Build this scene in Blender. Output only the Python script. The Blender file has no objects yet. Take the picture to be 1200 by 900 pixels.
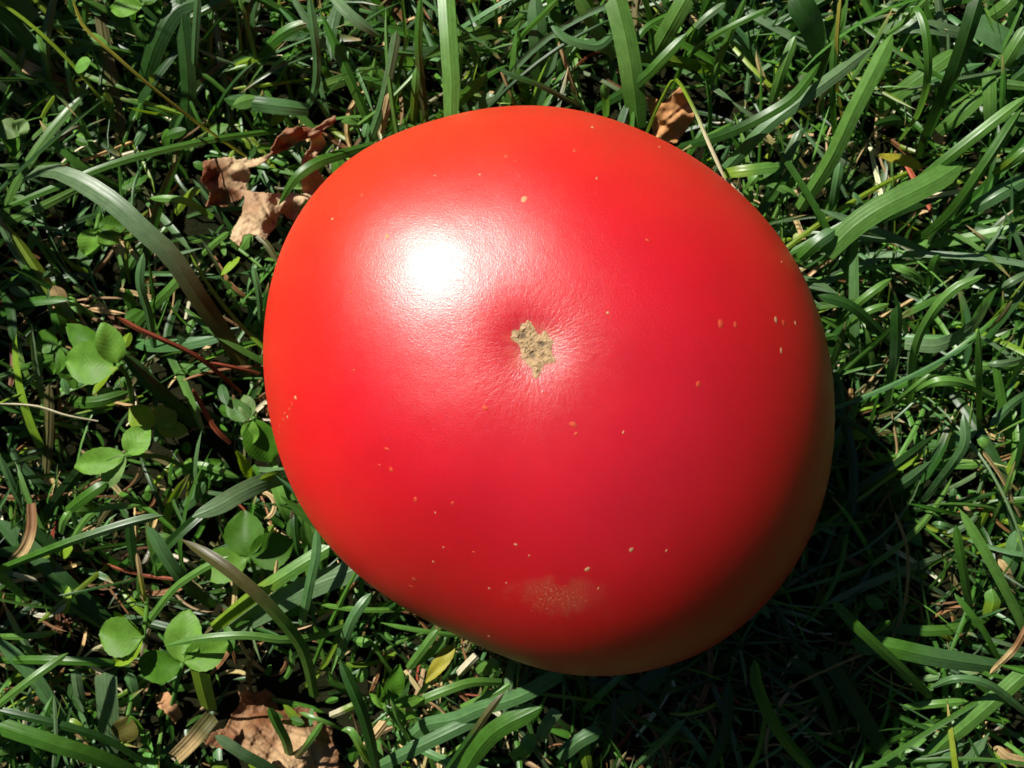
import bpy, math, random
import numpy as np
from mathutils import Vector

rng = np.random.default_rng(11)
random.seed(11)
scene = bpy.context.scene
C = scene.collection

# ------------------------------------------------------------------ camera, sky, sun, exposure
CAM_H = 0.25                                   # metres above the soil, looking straight down
HFOV = math.radians(50)
K = 2 * math.tan(HFOV / 2) / 1200.0            # metres per photo pixel per metre of distance
cam_d = bpy.data.cameras.new('camera')
cam = bpy.data.objects.new('camera', cam_d)
C.objects.link(cam)
cam.location = (0, 0, CAM_H)
cam_d.sensor_width = 36
cam_d.angle = HFOV
cam_d.clip_start = 0.005
cam_d.clip_end = 200
cam_d.dof.use_dof = True
cam_d.dof.focus_distance = 0.192
cam_d.dof.aperture_fstop = 40
scene.camera = cam

SUN_EL = math.radians(44.5)
SUN_AZ = Vector((-0.67, 0.74, 0)).normalized()     # towards the sun, in the ground plane
w = bpy.data.worlds.new('World')
scene.world = w
w.use_nodes = True
sky = w.node_tree.nodes.new('ShaderNodeTexSky')
sky.sky_type = 'NISHITA'
sky.sun_disc = False
sky.air_density = 0.6
sky.dust_density = 0.1
sky.sun_elevation = SUN_EL
sky.sun_rotation = math.atan2(SUN_AZ.x, SUN_AZ.y) % (2 * math.pi)
bgn = w.node_tree.nodes['Background']
bgn.inputs['Strength'].default_value = 0.05
w.node_tree.links.new(sky.outputs[0], bgn.inputs['Color'])
sun_d = bpy.data.lights.new('sun', 'SUN')
sun_d.energy = 5.0
sun_d.angle = math.radians(0.55)
sun_d.color = (1.0, 0.955, 0.88)
sun = bpy.data.objects.new('sun', sun_d)
C.objects.link(sun)
to_sun = Vector((SUN_AZ.x * math.cos(SUN_EL), SUN_AZ.y * math.cos(SUN_EL), math.sin(SUN_EL)))
sun.rotation_euler = to_sun.to_track_quat('Z', 'Y').to_euler()
sun.location = to_sun * 3

vs = scene.view_settings
vs.view_transform = 'Standard'
vs.look = 'None'
vs.gamma = 1
vs.exposure = 0.9
vs.use_curve_mapping = False
scene.render.engine = 'CYCLES'
scene.cycles.use_denoising = True
scene.cycles.max_bounces = 5
scene.cycles.diffuse_bounces = 3
scene.cycles.glossy_bounces = 2
scene.cycles.use_adaptive_sampling = True
scene.cycles.adaptive_threshold = 0.02
scene.cycles.transparent_max_bounces = 4
scene.cycles.sample_clamp_indirect = 6


def P(px, py, z):
    """place at photo pixel (px, py) on the horizontal plane z (metres)"""
    s = K * (CAM_H - z)
    return np.array(((px - 600) * s, (450 - py) * s, z))


# ------------------------------------------------------------------ helpers
def tag(o, label=None, cat=None, group=None, kind=None):
    if label: o['label'] = label
    if cat: o['category'] = cat
    if group: o['group'] = group
    if kind: o['kind'] = kind
    return o


def mesh_obj(name, V, F, mat, parent=None, col=None, uv=None, smooth=True):
    me = bpy.data.meshes.new(name)
    V = np.asarray(V, dtype=np.float32)
    if isinstance(F, np.ndarray):
        n, k = F.shape
        me.vertices.add(len(V))
        me.vertices.foreach_set('co', V.ravel())
        me.loops.add(n * k)
        me.loops.foreach_set('vertex_index', F.astype(np.int32).ravel())
        me.polygons.add(n)
        me.polygons.foreach_set('loop_start', np.arange(0, n * k, k, dtype=np.int32))
        me.update(calc_edges=True)
    else:
        me.from_pydata(V.tolist(), [], F)
    me.validate()
    if smooth:
        me.polygons.foreach_set('use_smooth', np.ones(len(me.polygons), dtype=bool))
    if col is not None:
        a = me.attributes.new('tint', 'FLOAT_COLOR', 'POINT')
        c = np.ones((len(V), 4), dtype=np.float32)
        c[:, :3] = col
        a.data.foreach_set('color', c.ravel())
    if uv is not None:
        a = me.attributes.new('leaf', 'FLOAT_VECTOR', 'POINT')
        a.data.foreach_set('vector', np.asarray(uv, dtype=np.float32).ravel())
    me.materials.append(mat)
    o = bpy.data.objects.new(name, me)
    C.objects.link(o)
    if parent is not None:
        o.parent = parent
    return o


def root(name, loc):
    o = bpy.data.objects.new(name, None)
    o.empty_display_size = 0.005
    o.location = loc
    C.objects.link(o)
    return o


def adopt(o, parent):
    """parent while keeping world coordinates (mesh is in world space)"""
    o.parent = parent
    l = parent.location
    o.matrix_parent_inverse.identity()
    o.location = (-l[0], -l[1], -l[2])
    return o


class NT:
    def __init__(s, name):
        s.m = bpy.data.materials.new(name)
        s.m.use_nodes = True
        s.t = s.m.node_tree
        s.b = s.t.nodes['Principled BSDF']
        s.out = s.t.nodes['Material Output']

    def n(s, typ, **kw):
        x = s.t.nodes.new(typ)
        for k, v in kw.items():
            if k == 'ins':
                for i, val in v.items():
                    x.inputs[i].default_value = val
            else:
                setattr(x, k, v)
        return x

    def l(s, a, b):
        s.t.links.new(a, b)

    def math(s, op, a, b=None, c=None):
        x = s.n('ShaderNodeMath', operation=op)
        for i, v in enumerate((a, b, c)):
            if v is None: continue
            if isinstance(v, (int, float)): x.inputs[i].default_value = v
            else: s.l(v, x.inputs[i])
        return x.outputs[0]

    def mix(s, fac, a, b, blend='MIX'):
        x = s.n('ShaderNodeMix', data_type='RGBA', blend_type=blend)
        for i, v in ((0, fac), (6, a), (7, b)):
            if isinstance(v, (int, float)): x.inputs[i].default_value = v
            elif isinstance(v, tuple): x.inputs[i].default_value = (*v, 1)
            else: s.l(v, x.inputs[i])
        return x.outputs[2]


# ------------------------------------------------------------------ materials
def leaf_material(name, trans, rough, spec, vein_freq, vein_amp, bump, blotch):
    t = NT(name)
    tint = t.n('ShaderNodeAttribute', attribute_name='tint').outputs['Color']
    lf = t.n('ShaderNodeAttribute', attribute_name='leaf')
    sep = t.n('ShaderNodeSeparateXYZ'); t.l(lf.outputs['Vector'], sep.inputs[0])
    u, v, seed = sep.outputs[0], sep.outputs[1], sep.outputs[2]
    tc = t.n('ShaderNodeTexCoord').outputs['Object']
    # parallel veins: u is the distance from the midrib in mm
    st = t.math('SINE', t.math('MULTIPLY', u, vein_freq))
    st2 = t.math('MULTIPLY', t.math('POWER', t.math('ABSOLUTE', st), 2.0), vein_amp)
    mid = t.math('SUBTRACT', 1.0, t.math('MINIMUM', t.math('MULTIPLY', t.math('ABSOLUTE', u), 6.0), 1.0))
    nz = t.n('ShaderNodeTexNoise', ins={'Scale': 420.0, 'Detail': 4.0, 'Roughness': 0.65})
    t.l(tc, nz.inputs['Vector'])
    # fibres stretched along the leaf
    cmb = t.n('ShaderNodeCombineXYZ')
    t.l(t.math('MULTIPLY', u, 9.0), cmb.inputs[0]); t.l(t.math('MULTIPLY', v, 0.35), cmb.inputs[1]); t.l(seed, cmb.inputs[2])
    fb = t.n('ShaderNodeTexNoise', ins={'Scale': 1.0, 'Detail': 3.0})
    t.l(cmb.outputs[0], fb.inputs['Vector'])
    f = t.math('MULTIPLY_ADD', t.math('SUBTRACT', nz.outputs[0], 0.5), blotch, 1.0)
    f = t.math('MULTIPLY_ADD', t.math('SUBTRACT', fb.outputs[0], 0.5), .75, f)
    f = t.math('ADD', f, t.math('SUBTRACT', st2, vein_amp * 0.5))
    f = t.math('MULTIPLY_ADD', mid, 0.25, f)
    col = t.n('ShaderNodeVectorMath', operation='SCALE')
    t.l(tint, col.inputs[0]); t.l(f, col.inputs['Scale'])
    t.l(col.outputs[0], t.b.inputs['Base Color'])
    t.b.inputs['Roughness'].default_value = rough
    t.l(t.math('MULTIPLY_ADD', nz.outputs[0], 0.25, rough - 0.12), t.b.inputs['Roughness'])
    t.b.inputs['Specular IOR Level'].default_value = spec
    h = t.math('ADD', t.math('MULTIPLY', st2, 1.0 / max(vein_amp, .01)), t.math('MULTIPLY', nz.outputs[0], 1.2))
    h = t.math('SUBTRACT', h, mid)
    bp = t.n('ShaderNodeBump', ins={'Strength': bump, 'Distance': 0.00008})
    t.l(h, bp.inputs['Height']); t.l(bp.outputs[0], t.b.inputs['Normal'])
    tr = t.n('ShaderNodeBsdfTranslucent')
    tcol = t.mix(0.55, col.outputs[0], (1.15, 1.2, 0.35), 'MULTIPLY')
    tc2 = t.n('ShaderNodeVectorMath', operation='SCALE', ins={'Scale': 1.5})
    t.l(tcol, tc2.inputs[0]); t.l(tc2.outputs[0], tr.inputs[0])
    t.l(bp.outputs[0], tr.inputs['Normal'])
    ms = t.n('ShaderNodeMixShader'); ms.inputs[0].default_value = trans
    t.l(t.b.outputs[0], ms.inputs[1]); t.l(tr.outputs[0], ms.inputs[2])
    t.l(ms.outputs[0], t.out.inputs['Surface'])
    return t.m


M_grass = leaf_material('grass_leaf', 0.34, 0.42, 0.50, 3.9, 0.03, 0.22, 0.7)
M_dry = leaf_material('dry_straw', 0.15, 0.62, 0.25, 4.0, 0.25, 0.8, 0.9)
M_clover = leaf_material('clover_leaf', 0.32, 0.52, 0.22, 1.9, 0.05, 0.20, 0.9)
M_dead = leaf_material('dead_leaf', 0.22, 0.66, 0.25, 0.8, 0.05, 1.0, 1.1)

t = NT('soil')
tc = t.n('ShaderNodeTexCoord').outputs['Object']
n1 = t.n('ShaderNodeTexNoise', ins={'Scale': 90.0, 'Detail': 8.0, 'Roughness': 0.7}); t.l(tc, n1.inputs['Vector'])
n2 = t.n('ShaderNodeTexNoise', ins={'Scale': 14.0, 'Detail': 4.0}); t.l(tc, n2.inputs['Vector'])
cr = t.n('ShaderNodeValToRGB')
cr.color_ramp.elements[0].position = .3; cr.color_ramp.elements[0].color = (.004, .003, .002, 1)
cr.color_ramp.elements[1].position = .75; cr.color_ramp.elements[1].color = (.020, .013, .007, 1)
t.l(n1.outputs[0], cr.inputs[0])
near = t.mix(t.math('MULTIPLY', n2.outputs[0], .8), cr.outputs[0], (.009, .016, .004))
ln = t.n('ShaderNodeVectorMath', operation='LENGTH'); t.l(tc, ln.inputs[0])
away = t.n('ShaderNodeMapRange', ins={1: .40, 2: .50}); t.l(ln.outputs['Value'], away.inputs[0])
turf = t.mix(n1.outputs[0], (.005, .015, .003), (.024, .046, .010))
t.l(t.mix(away.outputs[0], near, turf), t.b.inputs['Base Color'])
t.b.inputs['Roughness'].default_value = .95
t.b.inputs['Specular IOR Level'].default_value = .05
bp = t.n('ShaderNodeBump', ins={'Strength': 1.0, 'Distance': .002}); t.l(n1.outputs[0], bp.inputs['Height'])
t.l(bp.outputs[0], t.b.inputs['Normal'])
M_soil = t.m

# ------------------------------------------------------------------ tomato shape
OUT = [(620,123),(700,134),(760,157),(840,204),(900,260),(945,330),(969,400),(978,480),(974,550),(955,620),(925,675),
       (880,725),(820,768),(760,788),(690,795),(640,788),(580,765),(520,735),(440,690),(385,640),(345,580),(321,510),
       (308,430),(310,370),(325,300),(350,250),(390,200),(440,165),(500,143),(560,129)]
OC = np.array((641.0, 459.0))
_o = np.array(OUT, float) - OC
_a = np.arctan2(-_o[:, 1], _o[:, 0]); _r = np.hypot(_o[:, 0], _o[:, 1])
_i = np.argsort(_a); _a = _a[_i]; _r = _r[_i]
AN = np.linspace(-math.pi, math.pi, 181)[:-1]
OUT_R = np.interp(AN, np.concatenate((_a - 2*math.pi, _a, _a + 2*math.pi)), np.concatenate((_r, _r, _r)))
ker = np.exp(-np.linspace(-2, 2, 13)**2); ker /= ker.sum()
OUT_R = np.convolve(np.concatenate((OUT_R[-6:], OUT_R, OUT_R[:6])), ker, 'valid')

Z_EQ = 0.043
C_TOP, C_BOT = 0.049, 0.0405
N_R, N_H = 2.04, 2.0                     # superellipse exponents of the profile
T_C = P(OC[0], OC[1], 0.050)[:2]
SCAR_PX = (624, 404)
SHEAR = P(632, 425, Z_EQ + C_TOP)[:2] - T_C
SCAR_XY = P(SCAR_PX[0], SCAR_PX[1], Z_EQ + C_TOP - .001)[:2]
REQ = OUT_R * K * (CAM_H - 0.050)


def req(phi):
    return np.interp(phi, np.concatenate((AN - 2*math.pi, AN, AN + 2*math.pi)), np.concatenate((REQ, REQ, REQ)))


def tom_point(t, phi):
    """t: 0 at the blossom end, pi at the underside"""
    s, c = np.sin(t), np.cos(t)
    rho = np.abs(s) ** (2 / N_R)
    h = np.sign(c) * np.abs(c) ** (2 / N_H)
    R = req(phi)
    top = np.clip(h, 0, 1)
    lob = 1 + 0.010 * np.sin(5 * phi + 0.7) * rho * (1 - rho) * 4 * top
    x = T_C[0] + SHEAR[0] * top + R * rho * lob * np.cos(phi)
    y = T_C[1] + SHEAR[1] * top + R * rho * lob * np.sin(phi)
    z = Z_EQ + np.where(h > 0, C_TOP * h, C_BOT * h)
    r = np.hypot(x - SCAR_XY[0], y - SCAR_XY[1])
    dim = 0.0010 * np.exp(-(r / 0.0055) ** 2) + 0.0010 * np.exp(-(r / 0.014) ** 2)
    z = z - np.where(h > 0, dim, 0)
    return x, y, z


# scale the girth until the outline seen from above is the photograph's
tt, pp = np.meshgrid(np.linspace(0.2, 2.2, 160), AN, indexing='ij')
for _ in range(5):
    x, y, z = tom_point(tt, pp)
    sx = 600 + x / (K * (CAM_H - z)); sy = 450 - y / (K * (CAM_H - z))
    a = np.arctan2(-(sy - OC[1]), sx - OC[0]); r = np.hypot(sx - OC[0], sy - OC[1])
    b = np.clip(((a + math.pi) / (2 * math.pi) * 90).astype(int), 0, 89)
    mx = np.zeros(90); np.maximum.at(mx, b.ravel(), r.ravel())
    ac = (np.arange(90) + .5) / 90 * 2 * math.pi - math.pi
    seen = np.interp(AN, np.concatenate((ac - 2*math.pi, ac, ac + 2*math.pi)), np.concatenate((mx, mx, mx)))
    REQ = REQ * OUT_R / seen
    REQ = np.convolve(np.concatenate((REQ[-6:], REQ, REQ[:6])), ker, 'valid')


def on_tomato(px, py):
    """surface point of the tomato seen at photo pixel, with its normal (vectorised by a search)"""
    px = np.atleast_1d(np.asarray(px, float)); py = np.atleast_1d(np.asarray(py, float))
    t = np.full(px.shape, 0.5); phi = np.zeros(px.shape)
    h = np.full(px.shape, 0.6)
    for _ in range(60):
        z = Z_EQ + C_TOP * h
        s = K * (CAM_H - z)
        X = (px - 600) * s; Y = (450 - py) * s
        dx = X - T_C[0] - SHEAR[0] * h; dy = Y - T_C[1] - SHEAR[1] * h
        phi = np.arctan2(dy, dx)
        rho = np.clip(np.hypot(dx, dy) / req(phi), 0, 0.9999)
        h2 = (1 - rho ** N_R) ** (1 / N_H)
        h = 0.7 * h + 0.3 * h2
    t = np.arcsin(np.clip(rho, 0, 1) ** (N_R / 2))
    e = 1e-3
    tcl = np.maximum(t, 2e-3)
    p = np.stack(tom_point(tcl, phi), -1)
    a = np.stack(tom_point(tcl + e, phi), -1) - p
    b = np.stack(tom_point(tcl, phi + e), -1) - p
    n = np.cross(a, b); n /= np.maximum(np.linalg.norm(n, axis=-1, keepdims=True), 1e-12)
    n *= np.sign(n[..., 2:3])
    return p, n


def clear_of_tomato(X, Y, Z, gap=0.03):
    h = np.where(Z > Z_EQ, (Z - Z_EQ) / C_TOP, (Z - Z_EQ) / C_BOT)
    h = np.clip(h, -1, 1)
    top = np.clip(h, 0, 1)
    dx = X - T_C[0] - SHEAR[0] * top; dy = Y - T_C[1] - SHEAR[1] * top
    rn = np.hypot(dx, dy) / req(np.arctan2(dy, dx))
    allow = (1 - np.abs(h) ** N_H) ** (1 / N_R)
    return rn > allow + gap


# ------------------------------------------------------------------ the ground
gn = 320
xs = np.linspace(-0.45, 0.45, gn)
gx, gy = np.meshgrid(xs, xs)
gz = 0.0012 * np.sin(gx * 130 + 1) * np.sin(gy * 110) + 0.0007 * rng.standard_normal(gx.shape)
gz[(np.abs(gx) > .44) | (np.abs(gy) > .44)] = 0
V = np.stack((gx, gy, gz - 0.0005), -1).reshape(-1, 3)
ii, jj = np.meshgrid(np.arange(gn - 1), np.arange(gn - 1), indexing='ij')
q = (ii * gn + jj).ravel()
F = np.stack((q, q + 1, q + gn + 1, q + gn), -1)
nb = len(V)
far = [(-40, -40, -.0005), (40, -40, -.0005), (40, 40, -.0005), (-40, 40, -.0005),
       (-.45, -.45, -.0005), (.45, -.45, -.0005), (.45, .45, -.0005), (-.45, .45, -.0005)]
V = np.concatenate((V, np.array(far)))
F = np.concatenate((F, np.array([[nb, nb+1, nb+5, nb+4], [nb+1, nb+2, nb+6, nb+5], [nb+2, nb+3, nb+7, nb+6], [nb+3, nb, nb+4, nb+7]])))
lawn = mesh_obj('lawn_soil', V, F, M_soil)
tag(lawn, 'dark soil of the lawn between the grass blades', 'soil', kind='structure')

# ------------------------------------------------------------------ grass: blades along 3-D paths
TINT = {
    'g': (.042, .120, .012), 'b': (.066, .150, .048), 'd': (.018, .060, .008), 'y': (.130, .215, .014),
    'l': (.085, .195, .032), 'c': (.095, .162, .070), 't': (.34, .24, .11), 'o': (.14, .068, .026),
    'r': (.20, .045, .020), 'w': (.46, .42, .28), 'k': (.070, .066, .020), 's': (.22, .205, .030),
}


def blades_mesh(P0, side, W, prof, fold, tints, seeds, across=5):
    """P0 (N,S,3) centre lines, side (N,S,3) unit, W (N,) full widths in metres, prof (N,S) or (S,), tints (N,3) or (N,S,3)."""
    N, S, _ = P0.shape
    T = np.gradient(P0, axis=1); T /= np.maximum(np.linalg.norm(T, axis=2, keepdims=True), 1e-9)
    side = side - T * (side * T).sum(2, keepdims=True)
    side /= np.maximum(np.linalg.norm(side, axis=2, keepdims=True), 1e-9)
    nor = np.cross(side, T)
    us = {3: np.array((-1, 0, 0, 1.)), 5: np.array((-1, -.5, 0, 0, .5, 1))}[across]     # the midrib is split, so the fold stays crisp
    mid = len(us) // 2 - 1; across = len(us)
    half = (np.broadcast_to(prof, (N, S)) * W[:, None] / 2)[:, :, None]
    fold = np.asarray(fold)
    fd = np.broadcast_to(fold[:, None, None] if fold.ndim == 1 else fold, (N, S, 1))
    off_s = half * us[None, None, :] * np.sqrt(np.clip(1 - fd**2, .05, 1))
    off_n = half * np.abs(us)[None, None, :] ** 1.08 * fd
    V = P0[:, :, None, :] + side[:, :, None, :] * off_s[..., None] + nor[:, :, None, :] * off_n[..., None]
    L = np.concatenate((np.zeros((N, 1)), np.cumsum(np.linalg.norm(np.diff(P0, axis=1), axis=2), axis=1)), 1)
    uv = np.zeros((N, S, across, 3))
    uv[..., 0] = half * us * 1000
    uv[..., 1] = L[:, :, None] * 1000
    uv[..., 2] = np.asarray(seeds)[:, None, None]
    tints = np.asarray(tints)
    if tints.ndim == 2: tints = np.broadcast_to(tints[:, None, :], (N, S, 3))
    col = np.broadcast_to(tints[:, :, None, :], (N, S, across, 3))
    n, s, a = np.meshgrid(np.arange(N), np.arange(S - 1), np.array([i for i in range(across - 1) if i != mid]), indexing='ij')
    q = ((n * S + s) * across + a).ravel()
    F = np.stack((q, q + 1, q + across + 1, q + across), -1)
    return V.reshape(-1, 3), F, col.reshape(-1, 3), uv.reshape(-1, 3)


def profile(S, base=.75, tip=.78):
    s = np.linspace(0, 1, S)
    p = np.minimum(1, base + (1 - base) * s / .25)
    e = np.clip((s - tip) / (1 - tip), 0, 1)
    return p * np.clip(1 - e ** 1.6, 0.004, 1) ** .62


# one place where lawn blades lean: a direction field by position
def lean_dir(x, y):
    a = np.where(x > .03, math.radians(58), math.radians(100))
    a = np.where((y > .05) & (np.abs(x) < .06), math.radians(92), a)
    a = np.where((y < -.05) & (x < .04), math.radians(30), a)
    return a


KEEP = [(105,420,62,9),(130,535,58,8),(140,745,60,8),(215,755,62,8),(290,640,62,7),(180,495,45,7),(290,505,45,6),(118,280,45,6),(10,155,35,7),
        (262,212,45,5),(330,165,55,7),(315,250,50,5),(370,190,40,7),(785,135,42,6),(325,855,75,4),(460,812,45,9),(515,780,30,8),(550,775,30,8),(225,850,45,7),(195,830,30,4),
        (150,855,30,8),(1056,187,34,7),(900,820,110,12),(1000,680,60,12)]


def uncovered(X, Y, Z):
    px = 600 + X / (K * (CAM_H - Z)); py = 450 - Y / (K * (CAM_H - Z))
    bad = np.zeros(X.shape, bool)
    for (cx, cy, r, zl) in KEEP:
        bad |= ((px - cx) ** 2 + (py - cy) ** 2 < r * r) & (Z > zl / 1000)
    return ~bad


def fill_blades(N, ext, length, width, pitch, droop, tints, probs, zmax, keep=None, S=9, spread=1.1, jit=.25, z0=(0, .002), fold=(.15, .5)):
    nt = N // 6 + 1
    tuft = np.stack((rng.uniform(ext[0], ext[1], nt), rng.uniform(ext[2], ext[3], nt)), -1)
    base = tuft[rng.integers(0, nt, N)] + rng.normal(0, .006, (N, 2))
    if keep is not None:
        m = keep(base[:, 0], base[:, 1]); base = base[m]; N = len(base)
    L = rng.uniform(*length, N) * rng.uniform(.6, 1, N)
    W = rng.uniform(*width, N)
    az = lean_dir(base[:, 0], base[:, 1]) + rng.normal(0, spread, N)
    th0 = np.radians(rng.uniform(*pitch, N)); dr = np.radians(rng.uniform(*droop, N))
    s = np.linspace(0, 1, S)
    th = th0[:, None] - dr[:, None] * s[None] ** 1.3
    azs = az[:, None] + rng.normal(0, jit, N)[:, None] * s[None] * 2
    d = np.stack((np.cos(th) * np.cos(azs), np.cos(th) * np.sin(azs), np.sin(th)), -1)
    step = (L / (S - 1))[:, None, None]
    Pt = np.cumsum(d * step, axis=1) - d[:, :1] * step
    Pt[..., :2] += base[:, None, :]
    Pt[..., 2] += rng.uniform(*z0, N)[:, None]
    Pt[..., 2] = np.maximum(Pt[..., 2], .0008)
    over = Pt[..., 2].max(1)
    Pt[..., 2] *= np.minimum(1, zmax(base[:, 0], base[:, 1]) / np.maximum(over, 1e-6))[:, None]
    ok = clear_of_tomato(Pt[..., 0], Pt[..., 1], Pt[..., 2]).all(1) & uncovered(Pt[..., 0], Pt[..., 1], Pt[..., 2]).all(1)
    Pt, W, azs = Pt[ok], W[ok], azs[ok]; N = len(Pt)
    roll = rng.normal(0, .55, N)[:, None] + rng.normal(0, .5, N)[:, None] * s[None]
    hs = np.stack((-np.sin(azs), np.cos(azs), np.zeros_like(azs)), -1)
    T = np.gradient(Pt, axis=1); T /= np.maximum(np.linalg.norm(T, axis=2, keepdims=True), 1e-9)
    up = np.cross(hs, T)
    side = hs * np.cos(roll)[..., None] + up * np.sin(roll)[..., None]
    keys = rng.choice(len(tints), N, p=np.array(probs) / sum(probs))
    tn = np.array([TINT[k] for k in tints])[keys] * rng.uniform(.7, 1.3, (N, 1)) * rng.uniform(.9, 1.1, (N, 3))
    tn = np.broadcast_to(tn[:, None, :], (N, S, 3)).copy()
    # sheath end paler, some tips dried
    tn *= (1 + .35 * np.clip(1 - s * 4, 0, 1))[None, :, None]
    dry = rng.random(N) < .22
    e = np.clip((s - .86) / .1, 0, 1)[None, :, None]
    tn[dry] = tn[dry] * (1 - e) + np.array((.36, .25, .11)) * e
    fo = rng.uniform(*fold, N) * rng.choice([-1, 1], N, p=[.25, .75])
    return blades_mesh(Pt, side, W, profile(S), fo, tn, rng.uniform(0, 50, N), across=3)


def join(parts):
    V, F, c, u = [], [], [], []
    n = 0
    for v, f, cc, uu in parts:
        V.append(v); F.append(f + n); c.append(cc); u.append(uu); n += len(v)
    return np.concatenate(V), np.concatenate(F), np.concatenate(c), np.concatenate(u)


# unseen ring hedge, added to keep bright horizon sky out of the tomato's reflection
def hedge():
    n, m = 160, 16
    a = np.linspace(0, 2 * math.pi, n, endpoint=False); hgt = np.linspace(0, 2.3, m)
    A, Hh = np.meshgrid(a, hgt)
    R = 3.3 + .09 * np.sin(A * 23 + Hh * 3) + .07 * np.sin(A * 51 - Hh * 5)
    V0 = np.stack((R * np.cos(A), R * np.sin(A), Hh + .08 * np.sin(A * 31) * (Hh / 2.3)), -1)
    V = np.concatenate((V0.reshape(-1, 3), (V0[-1] * (1.25, 1.25, 1.0))))
    idx = np.arange((m + 1) * n).reshape(m + 1, n)
    F = np.stack((idx[:-1], np.roll(idx[:-1], -1, 1), np.roll(idx[1:], -1, 1), idx[1:]), -1).reshape(-1, 4)
    N = 22000
    g = np.random.default_rng(5)
    a = g.uniform(0, 2 * math.pi, N); z = g.uniform(0, 2.36, N); R = 3.27 + g.normal(0, .05, N) + .09 * np.sin(a * 23 + z * 3)
    c = np.stack((R * np.cos(a), R * np.sin(a), z), -1)
    d1 = g.normal(0, 1, (N, 3)); d1 /= np.linalg.norm(d1, axis=1, keepdims=True)
    d2 = np.cross(d1, g.normal(0, 1, (N, 3))); d2 /= np.linalg.norm(d2, axis=1, keepdims=True)
    L = g.uniform(.03, .06, (N, 1))
    q = np.stack((c - d1 * L, c + d2 * L * .5, c + d1 * L, c - d2 * L * .5), 1).reshape(-1, 3)
    Fq = np.arange(N * 4).reshape(N, 4) + len(V)
    col = np.concatenate((np.tile((.004, .010, .003), (len(V), 1)), np.repeat(np.array((.012, .030, .008)) * g.uniform(.6, 1.4, (N, 1)), 4, 0)))
    o = mesh_obj('sky_block_hedge', np.concatenate((V, q)), np.concatenate((F, Fq)), M_clover, col=col, uv=np.zeros((len(V) + len(q), 3)))
    tag(o, 'added dark green hedge out of view, blocking the horizon sky', 'hedge', kind='stuff')


hedge()


def zmax_main(x, y):
    inside = (np.abs(x) < .125) & (np.abs(y) < .095)
    return np.where(inside, np.where(x < -.03, .014, .018), .030)


EXT = (-.21, .21, -.18, .18)


def thin_left(x, y):
    return (x > -.035) | (rng.random(x.shape) > .12)


green = ['g', 'b', 'd', 'l', 'c', 'y']
parts = [
    fill_blades(2600, EXT, (.022, .055), (.0010, .0030), (35, 80), (25, 95), green, [5, 3, 4, 3, 2, .7], zmax_main, keep=thin_left),
    fill_blades(5200, EXT, (.006, .020), (.0006, .0018), (5, 60), (0, 60), ['g', 'd', 'l', 'k', 'b'], [4, 6, 1.5, 1.5, 1], lambda x, y: np.full_like(x, .0065), spread=3.0, jit=.4, S=6),
    fill_blades(420, EXT, (.050, .085), (.0007, .0016), (30, 70), (40, 95), green, [5, 3, 3, 4, 2, 1.5], lambda x, y: np.where(x < -.03, .019, .023), spread=1.2, jit=.35, S=14),
    fill_blades(2200, EXT, (.010, .030), (.0006, .0018), (15, 70), (10, 70), green, [4, 2, 5, 2, 1.0, 1], lambda x, y: np.full_like(x, .010), spread=2.2),
    fill_blades(6500, EXT, (.014, .042), (.0004, .0013), (25, 80), (10, 90), green, [4, 2, 4, 3, 1.5, 1.2], lambda x, y: np.where(x < -.03, .013, .017), spread=1.7, S=8, keep=thin_left),
    fill_blades(2600, (-.45, .45, -.45, .45), (.03, .06), (.002, .004), (40, 80), (25, 95), green, [5, 3, 4, 3, 2, .7],
                lambda x, y: np.full_like(x, .032), keep=lambda x, y: (np.abs(x) > .2) | (np.abs(y) > .17), S=7),
]
V, F, c, u = join(parts)
grass = mesh_obj('grass', V, F, M_grass, col=c, uv=u)
tag(grass, 'dense green lawn grass all around the tomato', 'grass', kind='stuff')

# taller unmown grass standing just outside the picture on the sunny side, shading the lawn at left and top
parts = [
    fill_blades(430, (-.235, -.132, -.05, .24), (.06, .10), (.0025, .0045), (62, 88), (5, 40), green, [5, 3, 4, 2, 2, .5],
                lambda x, y: np.full_like(x, .085), spread=1.6, S=9),
    fill_blades(240, (-.20, -.025, .112, .20), (.055, .095), (.0025, .0045), (62, 88), (5, 40), green, [5, 3, 4, 2, 2, .5],
                lambda x, y: np.full_like(x, .085), spread=1.6, S=9),
]
V, F, c, u = join(parts)
o = mesh_obj('tall_grass', V, F, M_grass, col=c, uv=u)
tag(o, 'taller unmown grass beyond the upper left of the tomato', 'grass', kind='stuff')

# dead thatch lying on the soil
parts = [
    fill_blades(2900, EXT, (.006, .026), (.0004, .0015), (-5, 22), (-5, 25), ['t', 'o', 'w', 'k', 'r'], [4, 5, 1.2, 3, .6],
                lambda x, y: np.full_like(x, .009), spread=3, jit=.5, z0=(.001, .006), fold=(.1, .7)),
    fill_blades(420, EXT, (.010, .028), (.0006, .0014), (5, 45), (5, 50), ['t', 'o', 'w'], [4, 4, 1.5],
                lambda x, y: np.full_like(x, .014), spread=3, jit=.5, z0=(.002, .006), fold=(.1, .7)),
]
V, F, c, u = join(parts)
o = mesh_obj('thatch', V, F, M_dry, col=c, uv=u)
tag(o, 'dry brown thatch of dead grass bits lying under the blades', 'thatch', kind='stuff')

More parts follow.
